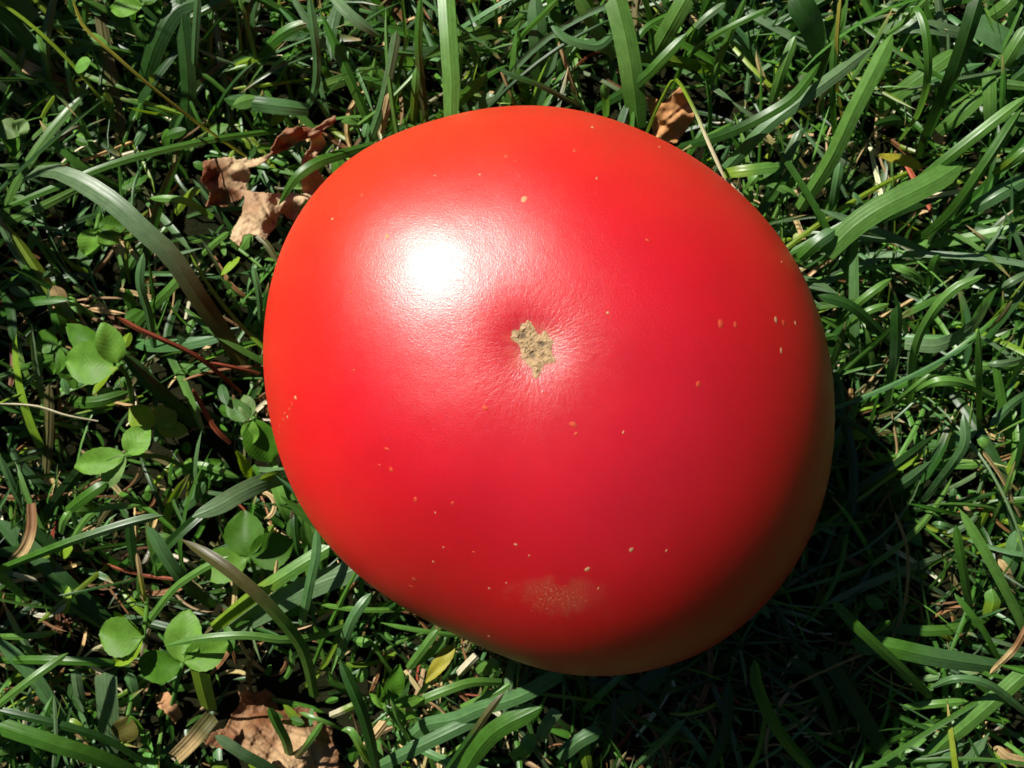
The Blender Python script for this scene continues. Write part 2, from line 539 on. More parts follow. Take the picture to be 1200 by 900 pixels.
# tiny rosette leaves low in the sward
def small_leaves(N, ext):
    S = 6
    b = np.stack((rng.uniform(ext[0], ext[1], N), rng.uniform(ext[2], ext[3], N), rng.uniform(.003, .013, N)), -1)
    az = rng.uniform(0, 2 * math.pi, N); L = rng.uniform(.0025, .0065, N); pit = rng.normal(.1, .5, N)
    s = np.linspace(0, 1, S)
    th = pit[:, None] - .7 * s[None]
    d = np.stack((np.cos(th) * np.cos(az)[:, None], np.cos(th) * np.sin(az)[:, None], np.sin(th)), -1)
    Pt = b[:, None, :] + np.cumsum(d * (L / (S - 1))[:, None, None], 1)
    Pt[..., 2] = np.maximum(Pt[..., 2], .001)
    ok = clear_of_tomato(Pt[..., 0], Pt[..., 1], Pt[..., 2]).all(1)
    Pt, az, L = Pt[ok], az[ok], L[ok]; N = len(Pt)
    roll = rng.normal(0, .6, N)
    hs = np.stack((-np.sin(az), np.cos(az), np.tan(roll) * .6), -1)
    side = np.broadcast_to(hs[:, None, :], Pt.shape)
    prof = np.sqrt(np.clip(np.sin(np.linspace(.1, math.pi - .02, S)), 0, 1))
    tn = np.array([TINT[k] for k in 'glyb'])[rng.choice(4, N, p=[.4, .3, .1, .2])] * rng.uniform(.7, 1.3, (N, 1))
    return blades_mesh(Pt, side, L * rng.uniform(.35, .65, N), prof, rng.uniform(.1, .45, N), tn, rng.uniform(0, 50, N), across=3)


V, F, c, u = join([small_leaves(380, (-.15, -.02, -.12, .12)), small_leaves(200, EXT)])
o = mesh_obj('weed_leaves', V, F, M_clover, col=c, uv=u)
tag(o, 'tiny green weed leaves low among the grass', 'weeds', kind='stuff')


# ------------------------------------------------------------------ single blades one can point at
def spline(pts, n):
    p = np.array(pts, float)
    if len(p) == 2:
        return p[0] + (p[1] - p[0]) * np.linspace(0, 1, n)[:, None]
    q = np.concatenate((2 * p[:1] - p[1:2], p, 2 * p[-1:] - p[-2:-1]))
    d = np.concatenate(([0], np.cumsum(np.linalg.norm(np.diff(p[:, :2], axis=0), axis=1) + 1e-6)))
    out = []
    for s in np.linspace(0, d[-1], n):
        i = min(max(np.searchsorted(d, s) - 1, 0), len(p) - 2)
        u_ = (s - d[i]) / (d[i + 1] - d[i])
        a, b, c_, e = q[i], q[i + 1], q[i + 2], q[i + 3]
        out.append(.5 * (2 * b + (c_ - a) * u_ + (2 * a - 5 * b + 4 * c_ - e) * u_**2 + (3 * b - a - 3 * c_ + e) * u_**3))
    return np.array(out)


def single(pts, wpx, z, tint, label=None, name='grass_leaf', cat='grass blade', roll=0.0, roll1=None, fold=.32, tip=.8, base=.8,
           tint1=None, split=None, mat=None, n=18, wave=0.0, group=None):
    """pts run from the base to the tip in photo pixels; z = heights in mm at base, middle, tip"""
    q = spline(pts, n)
    s = np.linspace(0, 1, n)
    z0, zm, z1 = z
    zz = (z0 * (1 - s) * (1 - 2 * s) + 4 * zm * s * (1 - s) + z1 * s * (2 * s - 1)) / 1000
    zz = zz + wave * np.sin(s * 9 + wpx) * .001
    Pt = np.array([P(x, y, h) for (x, y), h in zip(q[:, :2], zz)])
    # push clear of the fruit
    for k in range(n):
        for _ in range(40):
            if clear_of_tomato(Pt[k, 0], Pt[k, 1], Pt[k, 2], .015): break
            v = Pt[k, :2] - T_C
            if Pt[k, 2] < Z_EQ and Pt[k, 2] > .012: Pt[k, 2] -= .001
            else: Pt[k, :2] += v / np.linalg.norm(v) * .0006
    T = np.gradient(Pt, axis=0); T /= np.linalg.norm(T, axis=1, keepdims=True)
    hs = np.stack((-T[:, 1], T[:, 0], np.zeros(n)), -1)
    hs /= np.maximum(np.linalg.norm(hs, axis=1, keepdims=True), 1e-6)
    up = np.cross(hs, T); up *= np.sign(up[:, 2:3] + 1e-9)
    r = roll + ((roll1 if roll1 is not None else roll) - roll) * s
    side = hs * np.cos(r)[:, None] + up * np.sin(r)[:, None]
    W = np.array([wpx * K * (CAM_H - zz.mean()) / max(.45, math.cos(roll))])
    c0 = np.array(TINT[tint]); c1 = np.array(TINT[tint1 or tint])
    sp = .5 if split is None else split
    e = np.clip((s - sp + .12) / .24, 0, 1)[:, None]
    tn = (c0 * (1 - e) + c1 * e) * random.uniform(.88, 1.12)
    V, F, c, u = blades_mesh(Pt[None], side[None], W, profile(n, base, tip), np.array([fold]), tn[None], [random.uniform(0, 50)])
    b = Pt[0]
    o = mesh_obj(name, V - b, F, mat or M_grass, col=c, uv=u)
    o.location = b
    if label:
        tag(o, label, cat, group)
    else:
        o.parent = lawn
    return o


B = single
GR = 'single grass blades around the tomato'
# --- upper left
B([(290,443),(267,400),(233,350),(200,300),(167,270),(133,238),(83,207),(50,199),(25,212)], 24, (4,32,24), 'k', tint1='c', split=.42,
  label='broad grey-green grass blade arching over beside the curled dead leaf', fold=.2, tip=.75, group=GR)
B([(290,184),(250,157),(213,130),(167,93),(133,63),(97,30),(84,-4)], 6.5, (8,30,34), 's', name='grass_stalk', cat='grass stalk', fold=.8, tip=.97,
  label='long thin yellow-green stalk running up to the top edge from the curled dead leaf')
B([(330,152),(250,163),(173,180),(117,197),(67,218),(-5,247)], 9, (6,24,22), 'g',
  label='long narrow green blade crossing behind the curled dead leaf to the left edge', group=GR)
B([(303,95),(297,60),(287,20),(279,-5)], 6, (5,18,24), 'l')
B([(217,170),(220,100),(213,20),(210,-10)], 20, (3,14,18), 'd')
B([(227,76),(229,35),(232,-8)], 10, (14,20,24), 'b')
B([(163,115),(172,80),(185,45),(205,12),(232,0)], 25, (4,16,17), 'd', tint1='b', split=.9)
B([(357,128),(368,107),(371,67),(362,-5)], 11, (6,18,24), 'b')
B([(362,128),(310,122),(262,116)], 20, (10,14,10), 'b', tint1='d', split=.5)
B([(100,112),(70,97),(40,83),(-8,57)], 15, (3,8,9), 'o', tint1='t', split=.5, mat=M_dry, name='dry_stalk', cat='dry stalk',
  label='flat brown dry stalk at the left edge below the top corner', tip=.98, fold=-.3)
B([(145,185),(135,120),(124,60),(112,-8)], 15, (3,9,12), 'k', mat=M_dry, tip=.98)
B([(237,298),(252,284),(268,272)], 8, (8,12,15), 'l')
B([(40,25),(25,10),(5,-10)], 26, (14,16,18), 'g')
B([(62,88),(30,45),(-8,2)], 18, (6,12,16), 'g')
B([(57,90),(50,60),(43,38)], 7, (10,14,15), 'l')
B([(48,138),(55,125),(64,112)], 6, (10,13,16), 'y')
B([(68,127),(82,123),(98,120)], 7, (9,11,11), 'b')
B([(440,168),(400,180),(370,191),(345,210),(326,241)], 14, (14,31,26), 'g',
  label='green blade reaching over the lower half of the curled dead leaf', tip=.6, group=GR)
B([(250,255),(215,235),(175,232)], 9, (6,14,13), 'l')
B([(205,250),(222,228),(235,220)], 10, (8,13,14), 'y')
B([(131,140),(128,120),(122,108)], 9, (7,10,12), 'l', tint1='y')
B([(200,90),(185,60),(180,30)], 12, (5,12,15), 'b')
B([(430,120),(455,105),(470,110)], 14, (6,10,10), 'd')
# --- top middle
B([(386,-10),(405,12),(423,27),(447,44)], 14, (22,24,20), 'c', label='short pale grey-green blade tip slanting in from the top edge', group=GR, tip=.6)
B([(428,178),(445,130),(456,85),(465,36)], 12, (6,18,26), 'b', tint1='c', label='pale upright blade with a square end above the upper left of the tomato', tip=.95, group=GR)
B([(443,165),(450,138),(457,108)], 11, (4,14,18), 't', mat=M_dry, name='dry_stalk', tip=.95)
B([(499,142),(493,90),(490,50),(493,-6)], 10, (8,18,24), 'k', tint1='g')
B([(528,142),(529,100),(527,67),(522,-12)], 21, (18,22,22), 'l', label='wide upright light green blade running from the tomato top to the top edge', fold=.22, group=GR, tip=.97)
B([(483,148),(486,110),(488,78)], 10, (6,14,17), 'y', tint1='l')
B([(561,78),(553,58),(546,44)], 9, (8,12,13), 'b')
B([(633,135),(633,90),(631,55),(627,-8)], 23, (6,16,20), 'd', tint1='b', split=.65)
B([(596,68),(613,40),(633,20),(657,-5)], 7, (10,20,26), 'g')
B([(680,125),(633,100),(606,90),(583,81)], 7, (14,22,22), 'k', tint1='d')
B([(621,126),(613,98),(605,72)], 13, (6,14,16), 'g')
B([(678,126),(669,90),(655,48)], 9, (8,16,20), 't', mat=M_dry, name='dry_stalk', cat='dry stalk', tip=.95, fold=.8,
  label='straight tan dry stalk leaning up from the top of the tomato')
B([(607,130),(598,108),(588,82)], 8, (8,13,16), 't', mat=M_dry, name='dry_stalk', cat='dry stalk', tip=.95, fold=.8,
  label='short orange-tan dry stalk touching the top of the tomato')
B([(722,66),(705,42),(690,18),(675,-6)], 17, (12,20,24), 'c', tint1='l')
B([(718,40),(700,53),(667,46),(650,32),(642,18)], 12, (20,22,20), 'b', tip=.5, label='small curled blue-green blade by the top edge', group=GR, fold=.4)
B([(748,150),(742,95),(733,43),(720,-8)], 29, (16,22,24), 'g', tint1='l', split=.35, label='wide folded green blade standing up behind the brown leaf scrap', fold=.35, group=GR, tip=.97)
B([(763,70),(780,40),(806,-6)], 23, (14,22,26), 'l', group=GR, tip=.97)
B([(696,128),(747,97),(775,70),(806,38)], 13, (8,22,26), 'd', tint1='g')
B([(711,138),(710,118),(707,98)], 10, (10,17,20), 'l')
B([(647,93),(647,70),(644,50)], 12, (6,14,16), 'b')
B([(757,158),(766,136),(777,113),(788,94),(797,97),(815,130),(830,165),(851,212)], 6, (14,40,46), 'y', tint1='w', split=.62, fold=.7, tip=.9,
  label='thin bent yellow-green stalk kinked over the brown leaf scrap', name='grass_stalk', cat='grass stalk', n=26)
B([(557,128),(567,118),(580,112)], 14, (9,13,14), 'c')
# --- upper right
B([(790,174),(850,157),(900,133),(933,110),(962,72)], 13, (10,28,26), 'd', tint1='g', label='dark green blade curving up to the right from behind the tomato shoulder', group=GR)
B([(846,202),(870,178),(900,147),(967,97),(1022,55)], 17, (16,26,20), 'b', tint1='c', label='shiny pale blade with a white glint just off the upper right of the tomato', fold=.4, group=GR)
B([(965,66),(955,35),(945,15),(930,-8)], 34, (10,20,22), 'b', tint1='d', label='broad dark blue-green blade hanging in from the top edge', group=GR, fold=.15)
B([(990,142),(983,100),(982,50),(986,-5)], 9, (6,24,30), 's', name='grass_stalk', cat='grass stalk', fold=.8, tip=.97, label='upright yellowish stalk at the top edge beside the long dark blade')
B([(981,172),(976,110),(978,45)], 9, (6,20,26), 'g')
B([(936,246),(973,187),(1000,130),(1027,77),(1046,39)], 21, (14,30,34), 'l', label='long straight folded dark green blade pointing up right with a pale tip', fold=.5, roll=-.3, group=GR, tip=.88)
B([(1055,166),(1077,133),(1088,90),(1086,40),(1078,14),(1069,7),(1067,18)], 11, (8,34,34), 'l', tint1='g', label='narrow green blade with a hooked tip near the top right corner', group=GR, n=24)
B([(1078,186),(1095,145),(1112,105),(1128,62),(1149,-6)], 22, (6,32,42), 'd', label='long dark folded blade rising to the top edge in the upper right', fold=.5, group=GR, tip=.97)
B([(968,298),(1000,266),(1030,245),(1067,226),(1100,209),(1130,190)], 28, (20,24,22), 'l', label='broad bright green blade lying flat to the right of the tomato shoulder', fold=.18, group=GR, tip=.85)
B([(1070,218),(1130,170),(1204,112)], 14, (18,26,28), 'g', tint1='l')
B([(1074,286),(1117,248),(1160,187),(1199,126)], 16, (14,32,34), 'g', label='dark green blade with a bright edge slanting to the right edge', fold=.5, roll=.3, group=GR)
B([(1078,231),(1105,227),(1136,222)], 9, (16,18,18), 'w', mat=M_dry, name='dry_stalk', cat='dry stalk', fold=.8, tip=.97, label='short pale straw lying across the wide blades at the right')
B([(936,304),(958,284),(979,269)], 18, (20,23,23), 'g', tint1='b', label='stubby folded blade end touching the right shoulder of the tomato', group=GR, fold=.45, tip=.85)
B([(848,203),(880,199),(914,195)], 14, (20,23,21), 'y', tint1='l', fold=.1)
B([(1126,38),(1080,30),(1028,34)], 17, (14,18,12), 'c', fold=.12)
B([(1206,62),(1165,40),(1130,18)], 30, (12,14,13), 'b', tint1='b', fold=.1)
B([(1030,126),(1083,87),(1123,58)], 18, (10,17,17), 'l', fold=.1)
B([(1161,146),(1160,110),(1159,78)], 17, (12,15,14), 'l', fold=.12)
B([(1100,156),(1128,132),(1156,106)], 17, (9,14,14), 'l', fold=.12)
B([(1175,80),(1190,55),(1206,30)], 18, (14,17,18), 'l')
B([(1160,20),(1180,5),(1190,-8)], 18, (14,17,18), 'l')
B([(828,110),(850,53),(875,-5)], 9, (8,18,24), 'l', tint1='g')
B([(805,65),(840,40),(875,22),(905,8)], 8, (14,22,24), 'g')
B([(815,32),(830,18),(850,3)], 9, (16,18,18), 'c')
B([(905,120),(918,80),(932,42)], 13, (8,14,16), 'l')
B([(1140,246),(1170,228),(1206,208)], 18, (12,15,14), 'b')
B([(1165,205),(1185,190),(1206,172)], 11, (16,22,24), 'y', tint1='l')
B([(910,205),(925,180),(938,152)], 12, (12,17,18), 'c')
B([(872,228),(880,215),(888,205)], 9, (14,17,18), 'l')
B([(975,250),(980,220),(985,190)], 12, (8,14,16), 'b')
B([(1017,275),(1012,250),(1000,225)], 10, (6,11,12), 'b')
B([(1040,40),(1060,25),(1090,-5)], 7, (16,20,24), 'l')
B([(1003,25),(1060,65),(1140,112)], 6, (12,18,15), 'g')
B([(800,10),(760,30),(740,55)], 8, (16,20,20), 'g')
B([(880,210),(905,215),(935,230)], 10, (10,15,14), 'g', tint1='l')
B([(1185,270),(1190,240),(1180,210)], 15, (6,10,11), 'l')
B([(942,280),(935,262),(925,240)], 7, (16,12,8), 't', mat=M_dry, name='dry_stalk')
B([(932,228),(945,208),(957,190)], 8, (14,13,12), 't', mat=M_dry, name='dry_stalk')
# --- right middle
B([(1068,475),(1073,410),(1093,367),(1120,338),(1155,322)], 12, (6,28,34), 'l', label='narrow bright green blade bending to the upper right at mid right', group=GR)
B([(1060,403),(1100,405),(1133,388),(1150,370),(1157,354)], 17, (14,22,30), 'c', label='twisted grey-green blade with a ragged cut end at mid right', fold=.15, roll=.1, roll1=.7, group=GR, tip=.95)
B([(1042,478),(1048,440),(1052,405),(1052,358)], 17, (6,24,32), 'b', tint1='d', split=.6, label='upright folded blade with a dark upper half at mid right', fold=.55, group=GR, tip=.92)
B([(1150,518),(1150,440),(1147,384)], 14, (6,26,34), 'g', label='upright dark blade with a yellow point near the right edge', fold=.4, roll=.4, group=GR, tip=.6)
B([(1167,466),(1133,450),(1100,447),(1069,461)], 13, (12,28,22), 'l', label='arched green blade with pale edges near the right edge', fold=.4, group=GR, tip=.6)
B([(1030,484),(1060,463),(1090,438)], 7, (10,22,26), 'l')
B([(1048,405),(1000,360),(958,346)], 13, (12,24,26), 'd')
B([(984,390),(1013,367),(1042,356)], 9, (12,20,20), 'l')
B([(976,386),(1010,352),(1045,326)], 10, (8,18,18), 'l')
B([(1082,589),(1120,540),(1132,515),(1129,484)], 13, (10,24,26), 'b', label='slender blue-green blade curving up from the shadow at mid right', group=GR)
B([(1197,606),(1175,560),(1152,528)], 7, (8,14,16), 't', mat=M_dry, name='dry_stalk', cat='dry stalk', fold=.8, tip=.97, label='bright tan straw lying slantwise at the right edge')
B([(1020,378),(1045,366),(1072,350)], 8, (10,12,12), 't', mat=M_dry, name='dry_stalk', fold=.8, tip=.97)
B([(1018,450),(1035,430),(1050,410)], 7, (6,10,12), 't', mat=M_dry, name='dry_stalk', fold=.8, tip=.97)
B([(1047,600),(1039,560),(1052,530),(1045,480)], 5, (4,10,14), 't', mat=M_dry, name='dry_stalk', fold=.8)
B([(1206,432),(1160,428),(1130,432)], 11, (10,16,14), 'l')
B([(1206,418),(1180,425),(1156,427)], 8, (10,17,16), 'c')
B([(1080,530),(1110,520),(1145,505)], 16, (6,11,12), 'b')
B([(1085,545),(1120,545),(1150,545)], 10, (8,12,12), 'l')
B([(1170,540),(1155,520),(1145,515)], 12, (6,12,12), 'l')
B([(1084,330),(1070,320),(1045,310)], 10, (10,16,14), 'l')
B([(1000,345),(995,320),(985,300)], 12, (10,15,15), 'l', tint1='g')
B([(1090,340),(1093,318),(1100,298)], 13, (6,13,16), 'g')
B([(1116,600),(1117,585),(1118,572)], 10, (8,12,13), 'b')
B([(1206,320),(1190,328),(1174,338)], 10, (18,20,18), 'c')
B([(1160,385),(1175,370),(1186,353)], 6, (14,18,20), 'k')
B([(1206,460),(1185,475),(1160,500)], 11, (8,14,14), 'b')
# --- lower right
B([(1046,750),(1062,705),(1064,645),(1048,598)], 6, (8,18,20), 't', mat=M_dry, name='dry_stalk', cat='dry stalk', fold=.8, tip=.97, label='thin curved tan stalk hanging in the shadow right of the tomato')
B([(1092,818),(1053,780),(1007,737),(976,704)], 14, (14,36,40), 'g', label='folded green blade with a white tip poking up out of the shadow', fold=.5, group=GR, tip=.9)
B([(1172,782),(1100,771),(1040,758),(995,752)], 24, (14,27,26), 'b', tint1='g', label='wide blue-green blade folded lengthwise lying in the lower right', fold=.42, roll=.15, group=GR, tip=.88)
B([(1010,754),(1028,741),(1043,727)], 9, (18,26,30), 'g')
B([(956,906),(917,860),(893,813),(884,773)], 17, (10,30,40), 'g', label='single upright blade with a pale tip in the shadow below the tomato', fold=.5, roll=.35, group=GR, tip=.85)
B([(908,815),(960,790),(1016,765)], 5, (6,14,18), 't', mat=M_dry, name='dry_stalk', fold=.8)
B([(1206,750),(1187,707),(1153,643),(1125,597)], 13, (14,26,28), 'l', label='light green blade running down to the right edge in the lower right', group=GR)
B([(1138,718),(1130,670),(1120,615)], 12, (10,22,27), 'g')
B([(1172,774),(1150,735),(1118,695)], 8, (12,20,20), 'g')
B([(1206,838),(1160,803),(1120,796),(1088,808)], 10, (14,28,24), 'b')
B([(1076,902),(1105,872),(1133,850),(1206,786)], 22, (12,20,22), 'l', label='broad bright green blade slanting up to the right edge near the bottom corner', fold=.3, group=GR, tip=.97)
B([(1058,830),(1090,826),(1135,822)], 10, (10,14,13), 'l')
B([(1038,882),(1000,820),(965,762)], 20, (6,10,13), 'd')
B([(1060,906),(1048,893),(1036,882)], 16, (14,16,18), 'l')
B([(690,865),(735,825),(785,780)], 24, (5,9,11), 'd')
B([(742,902),(770,875),(803,843)], 9, (10,20,24), 'b')
B([(655,890),(680,868),(706,856)], 20, (12,15,14), 'b')
B([(690,905),(685,880),(683,855)], 14, (8,12,12), 'y', tint1='l')
B([(985,870),(960,800),(925,770)], 12, (4,9,11), 'd')
B([(830,905),(850,860),(855,800)], 14, (4,8,10), 'd')
B([(1120,620),(1105,616),(1092,614)], 9, (16,20,18), 'b')
B([(1145,605),(1130,618),(1110,625)], 8, (18,20,20), 'c')
B([(1170,690),(1185,660),(1196,620)], 22, (8,12,13), 'b')
B([(1160,722),(1165,705),(1162,690)], 20, (10,12,12), 'y', tint1='l')
B([(1160,890),(1150,880),(1140,872)], 24, (12,14,14), 'c')
B([(1088,902),(1105,895),(1130,868)], 14, (14,16,16), 'b')
B([(1206,730),(1190,760),(1160,790)], 9, (18,20,18), 'o', tint1='t', mat=M_dry, wave=1.0, name='dry_stalk')
B([(1206,895),(1180,888),(1165,875)], 14, (8,10,10), 't', mat=M_dry, name='dry_stalk')
B([(1190,690),(1180,668),(1170,655)], 9, (8,12,12), 't', mat=M_dry, name='dry_stalk')
# --- lower left
B([(-6,670),(40,652),(93,632),(150,614),(191,604)], 12, (22,34,34), 'g', tint1='c', label='stiff folded blade with a pale edge pointing right at the left edge', fold=.5, roll=.3, group=GR, tip=.9)
B([(368,818),(360,780),(347,750),(307,703),(260,663),(212,632)], 17, (10,34,32), 'g', tint1='k', split=.45, label='dark arching blade with a brown tip below the left side of the tomato', fold=.4, group=GR)
B([(249,737),(300,697),(340,670),(388,640)], 18, (10,18,20), 'y', tint1='l', label='bright yellow-green blade leading under the lower left of the tomato', group=GR, tip=.98)
B([(270,738),(333,703),(370,685),(425,664)], 28, (8,15,17), 'c', label='broad grey-green blade leading under the lower left of the tomato', fold=.15, group=GR, tip=.98)
B([(420,728),(375,745),(333,750),(290,745),(240,748),(192,757)], 10, (12,28,24), 'l', label='narrow green blade lying level across the clover at lower left', group=GR)
B([(162,746),(185,713),(207,687),(240,665),(268,652)], 9, (12,24,28), 'l', label='thin green blade slanting up right through the clover', group=GR)
B([(250,712),(220,688),(200,663),(172,616)], 17, (6,18,22), 'd', tint1='b')
B([(353,733),(363,683),(370,650),(371,620)], 12, (14,22,24), 'b', label='short blue-green blade upright against the lower left of the tomato', group=GR)
B([(244,832),(238,810),(233,788)], 23, (10,20,28), 'y', label='stubby bright yellow-green cut blade end above the brown leaf', fold=.25, group=GR, tip=.97, base=.9)
B([(206,887),(225,868),(240,850),(250,838)], 20, (8,16,15), 't', tint1='k', mat=M_dry, name='dry_straw', cat='dry blade', label='split tan dry blade end beside the brown leaf at the bottom', fold=-.3, tip=.95, base=.95)
B([(341,898),(334,870),(324,850),(315,829)], 14, (10,22,28), 'g', label='small green blade upright in front of the brown leaf at the bottom', fold=.5, group=GR)
B([(338,900),(358,875),(378,846)], 8, (10,20,24), 'k', tint1='l')
B([(325,906),(290,888),(270,875),(252,862)], 15, (18,24,26), 'b', tint1='c', label='pale grey-green blade lying at the bottom edge over the brown leaf', group=GR)
B([(160,908),(110,888),(67,874),(-6,850)], 22, (20,30,32), 'g', label='broad dark green blade across the bottom left corner', fold=.45, roll=.2, group=GR, tip=.97)
B([(170,895),(125,868),(70,850),(-6,832)], 11, (14,24,26), 'd')
B([(-6,746),(30,746),(68,741)], 8, (12,17,14), 'l')
B([(-6,774),(60,774),(145,778)], 11, (10,18,14), 'g')
B([(-6,829),(35,797),(80,765)], 10, (24,27,24), 'l', label='narrow green blade slanting up from the left edge near the bottom', group=GR)
B([(85,868),(60,828),(35,790),(-6,748)], 19, (6,12,14), 'b')
B([(128,885),(126,840),(123,788)], 26, (4,12,15), 'c', fold=.1, label='broad ribbed grey-green blade upright in the bottom left', group=GR, tip=.97)
B([(160,830),(155,810),(150,788)], 15, (6,12,13), 'b')
B([(31,705),(15,690),(-6,668)], 12, (12,18,22), 'l')
B([(38,590),(38,620),(28,645),(10,662)], 15, (12,15,13), 'o', tint1='t', mat=M_dry, name='dry_straw', cat='dry blade', label='curled tan dried blade at the left edge', fold=-.5, wave=.6)
B([(130,735),(85,695),(45,655),(-6,608)], 24, (4,10,13), 'd', tint1='b')
B([(8,672),(20,674),(44,681)], 6, (10,13,12), 'w', mat=M_dry, name='dry_stalk')
B([(70,625),(73,612),(82,598)], 10, (18,24,24), 'l')
B([(170,705),(165,680),(160,648)], 6, (12,17,20), 's', tint1='t')
B([(310,718),(320,690),(325,655)], 5, (10,14,18), 't', mat=M_dry, name='dry_stalk')
B([(27,860),(30,835),(36,805)], 6, (18,22,24), 'w', tint1='c')
B([(62,900),(65,860),(63,815)], 5, (22,25,26), 'c')
B([(95,825),(90,805),(88,785)], 14, (8,12,14), 'c')
B([(105,870),(90,850),(78,845)], 10, (8,11,11), 'y')
B([(400,855),(380,846),(350,835)], 6, (10,14,12), 'l')
B([(245,650),(275,640),(300,645)], 10, (8,10,11), 'd')
B([(110,650),(60,640),(20,610)], 18, (4,9,12), 'd')
# --- bottom middle
B([(483,862),(500,850),(535,843),(560,832),(600,820),(630,806),(661,787)], 19, (16,25,34), 'b', label='broad blue-green blade whose tip touches the bottom of the tomato', fold=.28, group=GR, tip=.93, base=1.0)
B([(443,900),(490,876),(533,855),(575,835)], 18, (16,21,20), 'b', label='long blue-green blade lying along the bottom below the tomato', fold=.3, group=GR, tip=.97)
B([(522,906),(557,857),(572,835),(591,811)], 10, (26,34,36), 'd', tint1='k', label='narrow dark blade crossing over the blue-green blades at the bottom', fold=.5, group=GR)
B([(543,906),(563,875),(587,853),(634,829)], 25, (16,24,26), 'g', label='broad green blade with pale specks at the bottom edge', fold=.3, group=GR)
B([(632,870),(641,850),(654,832)], 16, (14,20,22), 'c', label='short pale cut blade end standing in the shadow edge under the tomato', group=GR, tip=.95)
B([(588,800),(555,800),(527,808),(490,823),(463,838)], 12, (14,20,16), 'l', tint1='t', split=.85)
B([(600,890),(615,880),(625,860)], 18, (12,16,16), 'l')
B([(418,902),(432,872),(452,845)], 14, (10,14,14), 't', mat=M_dry, name='dry_stalk', cat='dry stalk', label='thick straw-yellow stem at the bottom edge', fold=.5, tip=.97, base=1)
B([(442,906),(432,860),(420,823),(398,772)], 15, (20,34,36), 'd', label='dark glossy blade standing up from the bottom edge', fold=.5, roll=.3, group=GR)
B([(398,770),(405,745),(416,720),(435,695)], 13, (10,18,18), 'b', label='shiny blue-green blade tucked under the lower left of the tomato', group=GR)
B([(478,784),(495,762),(513,738)], 11, (12,16,17), 'l')
B([(480,782),(505,765),(523,747)], 10, (10,14,15), 'l')
B([(438,902),(425,882),(412,858),(400,856)], 10, (18,27,27), 'y', tint1='l', label='small bright green hooked blade at the bottom edge', group=GR)
B([(386,840),(400,834),(417,826)], 11, (14,16,16), 'w', tint1='y', name='grass_stalk', cat='grass stalk', label='pale cream stem end at lower left near the bottom edge', fold=.6, tip=.97, base=1)
B([(537,792),(548,780),(560,768)], 13, (12,15,16), 'w', mat=M_dry, name='dry_stalk', cat='dry stalk', label='short pale straw stub under the bottom edge of the tomato', fold=.6, tip=.97, base=1)
B([(450,905),(430,890),(420,870)], 10, (10,14,14), 'l')
B([(540,830),(575,815),(600,800)], 10, (10,13,13), 'l')
B([(560,790),(572,783),(585,777)], 18, (8,11,12), 'l')
B([(480,870),(465,840),(458,815)], 6, (10,20,24), 'l')
# --- left middle
B([(180,408),(173,367),(163,330),(168,296)], 11, (8,22,26), 'b', label='thin blue-green blade with a glint rising at left beside the red stem', group=GR)
B([(158,380),(180,357),(200,337),(212,322),(221,305)], 13, (10,24,28), 'g', tint1='l', label='green blade with a fine point rising to the right at left centre', group=GR, tip=.5)
B([(283,462),(233,420),(187,397),(160,385),(136,371)], 10, (6,20,24), 'r', tint1='r', split=.5, mat=M_dry, name='red_stem', cat='stem', label='reddish-brown dry stem slanting from the clover to the tomato', fold=.8, tip=.98)
B([(306,438),(280,432),(245,425)], 8, (8,14,16), 'r', mat=M_dry, name='dry_stalk', fold=.8)
B([(115,494),(77,487),(40,476),(-6,473)], 5, (20,24,24), 'w', mat=M_dry, name='dry_thread', cat='dry fibre', label='thin whitish dry fibre lying across the left edge', fold=.8, wave=.5)
B([(53,560),(56,500),(57,450)], 13, (3,9,12), 'k', mat=M_dry)
B([(81,388),(73,360),(62,335)], 20, (4,10,12), 'c', tint1='t', split=.6)
B([(236,505),(180,453),(160,432),(146,415)], 18, (5,15,20), 'd')
B([(338,558),(310,565),(283,577),(255,593),(225,606)], 22, (12,24,27), 'c', label='flat grey-green blade lying at the left side of the tomato', fold=.12, group=GR, tip=.65)
B([(340,555),(322,556),(305,562)], 9, (10,16,20), 'y')
B([(305,380),(303,345),(296,312)], 8, (8,16,18), 'b')
B([(77,600),(100,582),(125,565)], 14, (12,18,18), 'g')
B([(210,345),(195,400),(215,450),(240,510)], 10, (3,8,8), 'd', tint1='l')
B([(75,648),(110,600),(165,592)], 8, (8,14,12), 'l')
B([(270,520),(250,500),(225,455)], 6, (5,9,10), 'r', mat=M_dry, name='dry_stalk')
B([(200,560),(230,545),(280,560)], 9, (5,10,8), 'l')
B([(195,600),(220,590),(240,565)], 14, (5,11,14), 'b')
B([(-6,330),(10,360),(15,400)], 12, (4,12,14), 'd')
B([(-6,290),(15,260),(45,240)], 12, (4,10,12), 'd')
B([(250,300),(268,330),(290,350)], 5, (5,9,8), 'o', mat=M_dry)


